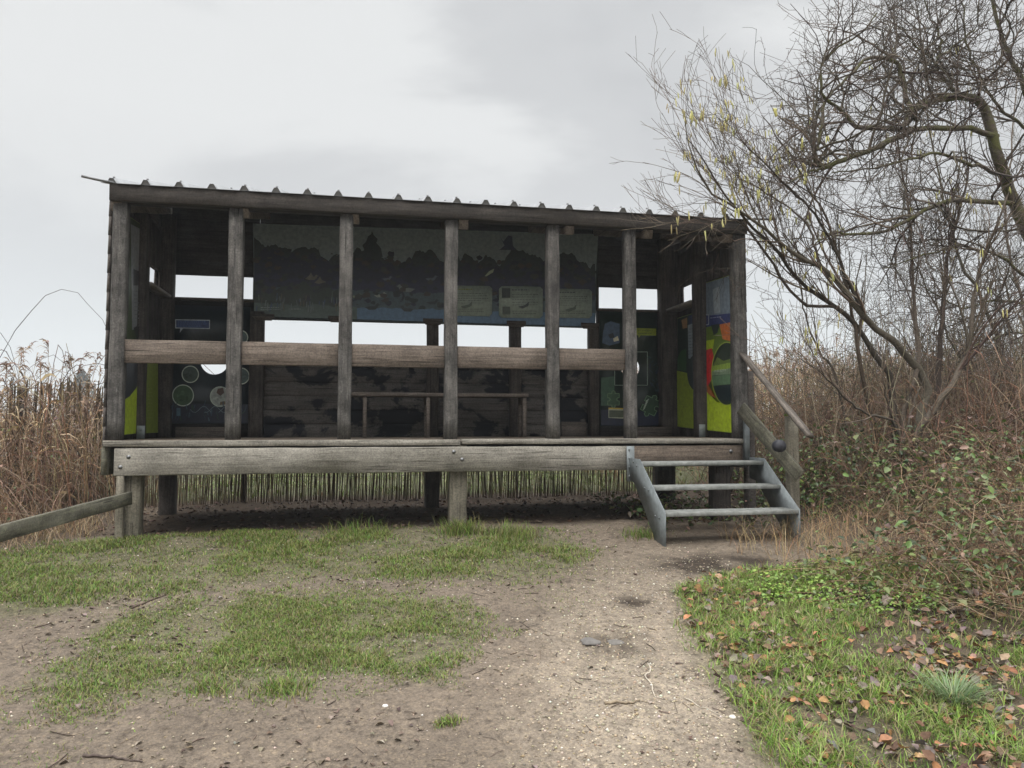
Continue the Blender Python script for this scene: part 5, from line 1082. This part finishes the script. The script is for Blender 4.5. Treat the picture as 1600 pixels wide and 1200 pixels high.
# gravel
A_st = attr_mat('gravel_stone', rough=.8, var=.2, scale=120)
def stones(m, pos, size, col):
    T = len(pos); o = np.array([[1, 0, 0], [0, 1, 0], [-1, 0, 0], [0, -1, 0], [0, 0, .7], [0, 0, -.7]], float); V = pos[:, None] + size[:, None, None] * (o[None] * RNG.uniform(.6, 1.3, (T, 6, 1)))
    f = np.array([[0, 1, 4], [1, 2, 4], [2, 3, 4], [3, 0, 4], [1, 0, 5], [2, 1, 5], [3, 2, 5], [0, 3, 5]]); m.add(V.reshape(-1, 3), [(np.arange(T)[:, None, None] * 6 + f[None]).reshape(-1, 3)], 0, np.repeat(col, 6, 0))
m = M(); x, y = scatter(42000, -2.5, 2.6, 2.2, 6.2, lambda x, y: RNG.random(len(x)) < .10 + .9 * soft(PATH, x, y, .2, 3) * sstep(5.9, 3.8, y)); n = len(x)
stones(m, np.stack([x, y, ground_h(x, y) + .001], 1), RNG.uniform(.0018, .0070, n) * RNG.uniform(.7, 1.5, n), pick([(.36, .30, .21), (.46, .40, .30), (.24, .20, .15), (.56, .52, .44), (.30, .23, .15), (.16, .135, .11)], n, .2, [.3, .22, .2, .06, .12, .10])); tag(m.build('gravel', A_st), 'tan gravel worn into the footpath', 'gravel', kind='stuff')
# twig crumbs
m = M(); x, y = scatter(900, -3.4, 2.4, 2.3, 6.3); k = len(x); az = RNG.uniform(0, 6.28, k); L = RNG.uniform(.015, .06, k) * RNG.choice([1, 1, 1, 1.8], k); P = np.zeros((k, 3, 3)); s = np.array([-.5, 0, .5])
P[..., 0] = x[:, None] + np.cos(az)[:, None] * L[:, None] * s; P[..., 1] = y[:, None] + np.sin(az)[:, None] * L[:, None] * s; P[:, 1] += RNG.normal(0, .004, (k, 3)); P[..., 2] = ground_h(P[..., 0], P[..., 1]) + .004
tubes(m, P, np.full((k, 3), .0018) * RNG.uniform(.5, 1.4, (k, 1)), 3, pick([(.08, .06, .05), (.12, .09, .07), (.20, .16, .12)], k)); tag(m.build('twig_litter', A_bark), 'small broken twigs scattered over the dirt', 'twigs', kind='stuff')
def stick(name, label, cat, pts, r, col, mat=A_bark):
    P = spline([gp(*p) for p in pts], 14); P[:, 2] = ground_h(P[:, 0], P[:, 1]) + r * .9; P[1:-1] += RNG.normal(0, r * .35, (12, 3)); m = M()
    tubes(m, P[None], (np.linspace(1.15, .45, 14) * r)[None], 6, np.array([col]), cap=True); tag(m.build(name, mat, None, smooth=True, loc=P[0]), label, cat)
stick('tree_root', 'pale zigzag root surfacing in the gravel of the path', 'root', [(1012, 1038), (1016, 1050), (1008, 1058), (1018, 1070), (1022, 1088), (1036, 1093)], .0042, (.44, .385, .31))
stick('tree_root', 'thin pale root beside a white stone near the path edge', 'root', [(1070, 1092), (1090, 1104), (1108, 1110), (1128, 1120), (1140, 1122)], .0028, (.40, .35, .28))
stick('fallen_stick', 'dark stick lying on bare dirt between the two left grass patches', 'stick', [(205, 952), (228, 942), (258, 931)], .006, (.09, .065, .05))
stick('fallen_stick', 'long thin dark stick at the lower left of the dirt', 'stick', [(130, 1182), (165, 1184), (195, 1188), (222, 1192)], .005, (.08, .06, .05))
stick('fallen_stick', 'tan stick lying across the gravel path', 'stick', [(945, 1101), (975, 1100), (1000, 1096)], .006, (.24, .19, .13))
stick('fallen_stick', 'forked dark twig on the dirt right of the middle grass patch', 'stick', [(803, 988), (815, 984), (828, 983), (812, 972)], .0035, (.09, .07, .055))
def pebble(label, px, py, r, col, flat=.5):
    c = gp(px, py); bm = bmesh.new(); bmesh.ops.create_icosphere(bm, subdivisions=3, radius=1)
    for v in bm.verts:
        d = .75 + .5 * float(fbm(np.array([v.co.x * 1.3 + px]), np.array([v.co.y * 1.3 + v.co.z]), 5)[0]); v.co = Vector((v.co.x * r[0] * d, v.co.y * r[1] * d, v.co.z * flat * r[0] * d))
    me = bpy.data.meshes.new('stone'); bm.to_mesh(me); bm.free(); me.materials.append(plain('stone_' + str(px), col, .85, var=.25, scale=30, bump=.4))
    for p in me.polygons: p.use_smooth = True
    o = bpy.data.objects.new('stone', me); COL.objects.link(o); o.location = Vector(c); tag(o, label, 'stone')
pebble('flat grey stone set in the muddy path, left of the pair', 922, 1003, (.05, .055), (.12, .11, .10), .3)
pebble('flat grey stone set in the muddy path, right of the pair', 962, 1004, (.042, .05), (.125, .113, .10), .25)
pebble('small white stone at the right edge of the path', 1145, 1121, (.014, .013), (.62, .58, .50), .7)
pebble('small chalky stone on the dirt at the lower middle', 602, 1103, (.012, .010), (.62, .60, .56), .6)

# ------------------------------------------------------------------ damp winter air
hm = bpy.data.materials.new('haze_air'); hm.use_nodes = True; t = hm.node_tree; t.nodes.clear(); o_ = nd(t, 'ShaderNodeOutputMaterial'); v = nd(t, 'ShaderNodeVolumePrincipled'); v.inputs['Density'].default_value = 0.0018; v.inputs['Color'].default_value = (.90, .93, .95, 1); v.inputs['Anisotropy'].default_value = 0.2; t.links.new(v.outputs[0], o_.inputs['Volume'])
m = M(); q = [(a, b_, c) for c in (-3.0, 14.0) for b_ in (-130.0, 1700.0) for a in (-950.0, 950.0)]
m.add(q, [np.array([[0, 2, 3, 1], [4, 5, 7, 6], [0, 1, 5, 4], [2, 6, 7, 3], [0, 4, 6, 2], [1, 3, 7, 5]])]); tag(m.build('haze', hm), kind='stuff')
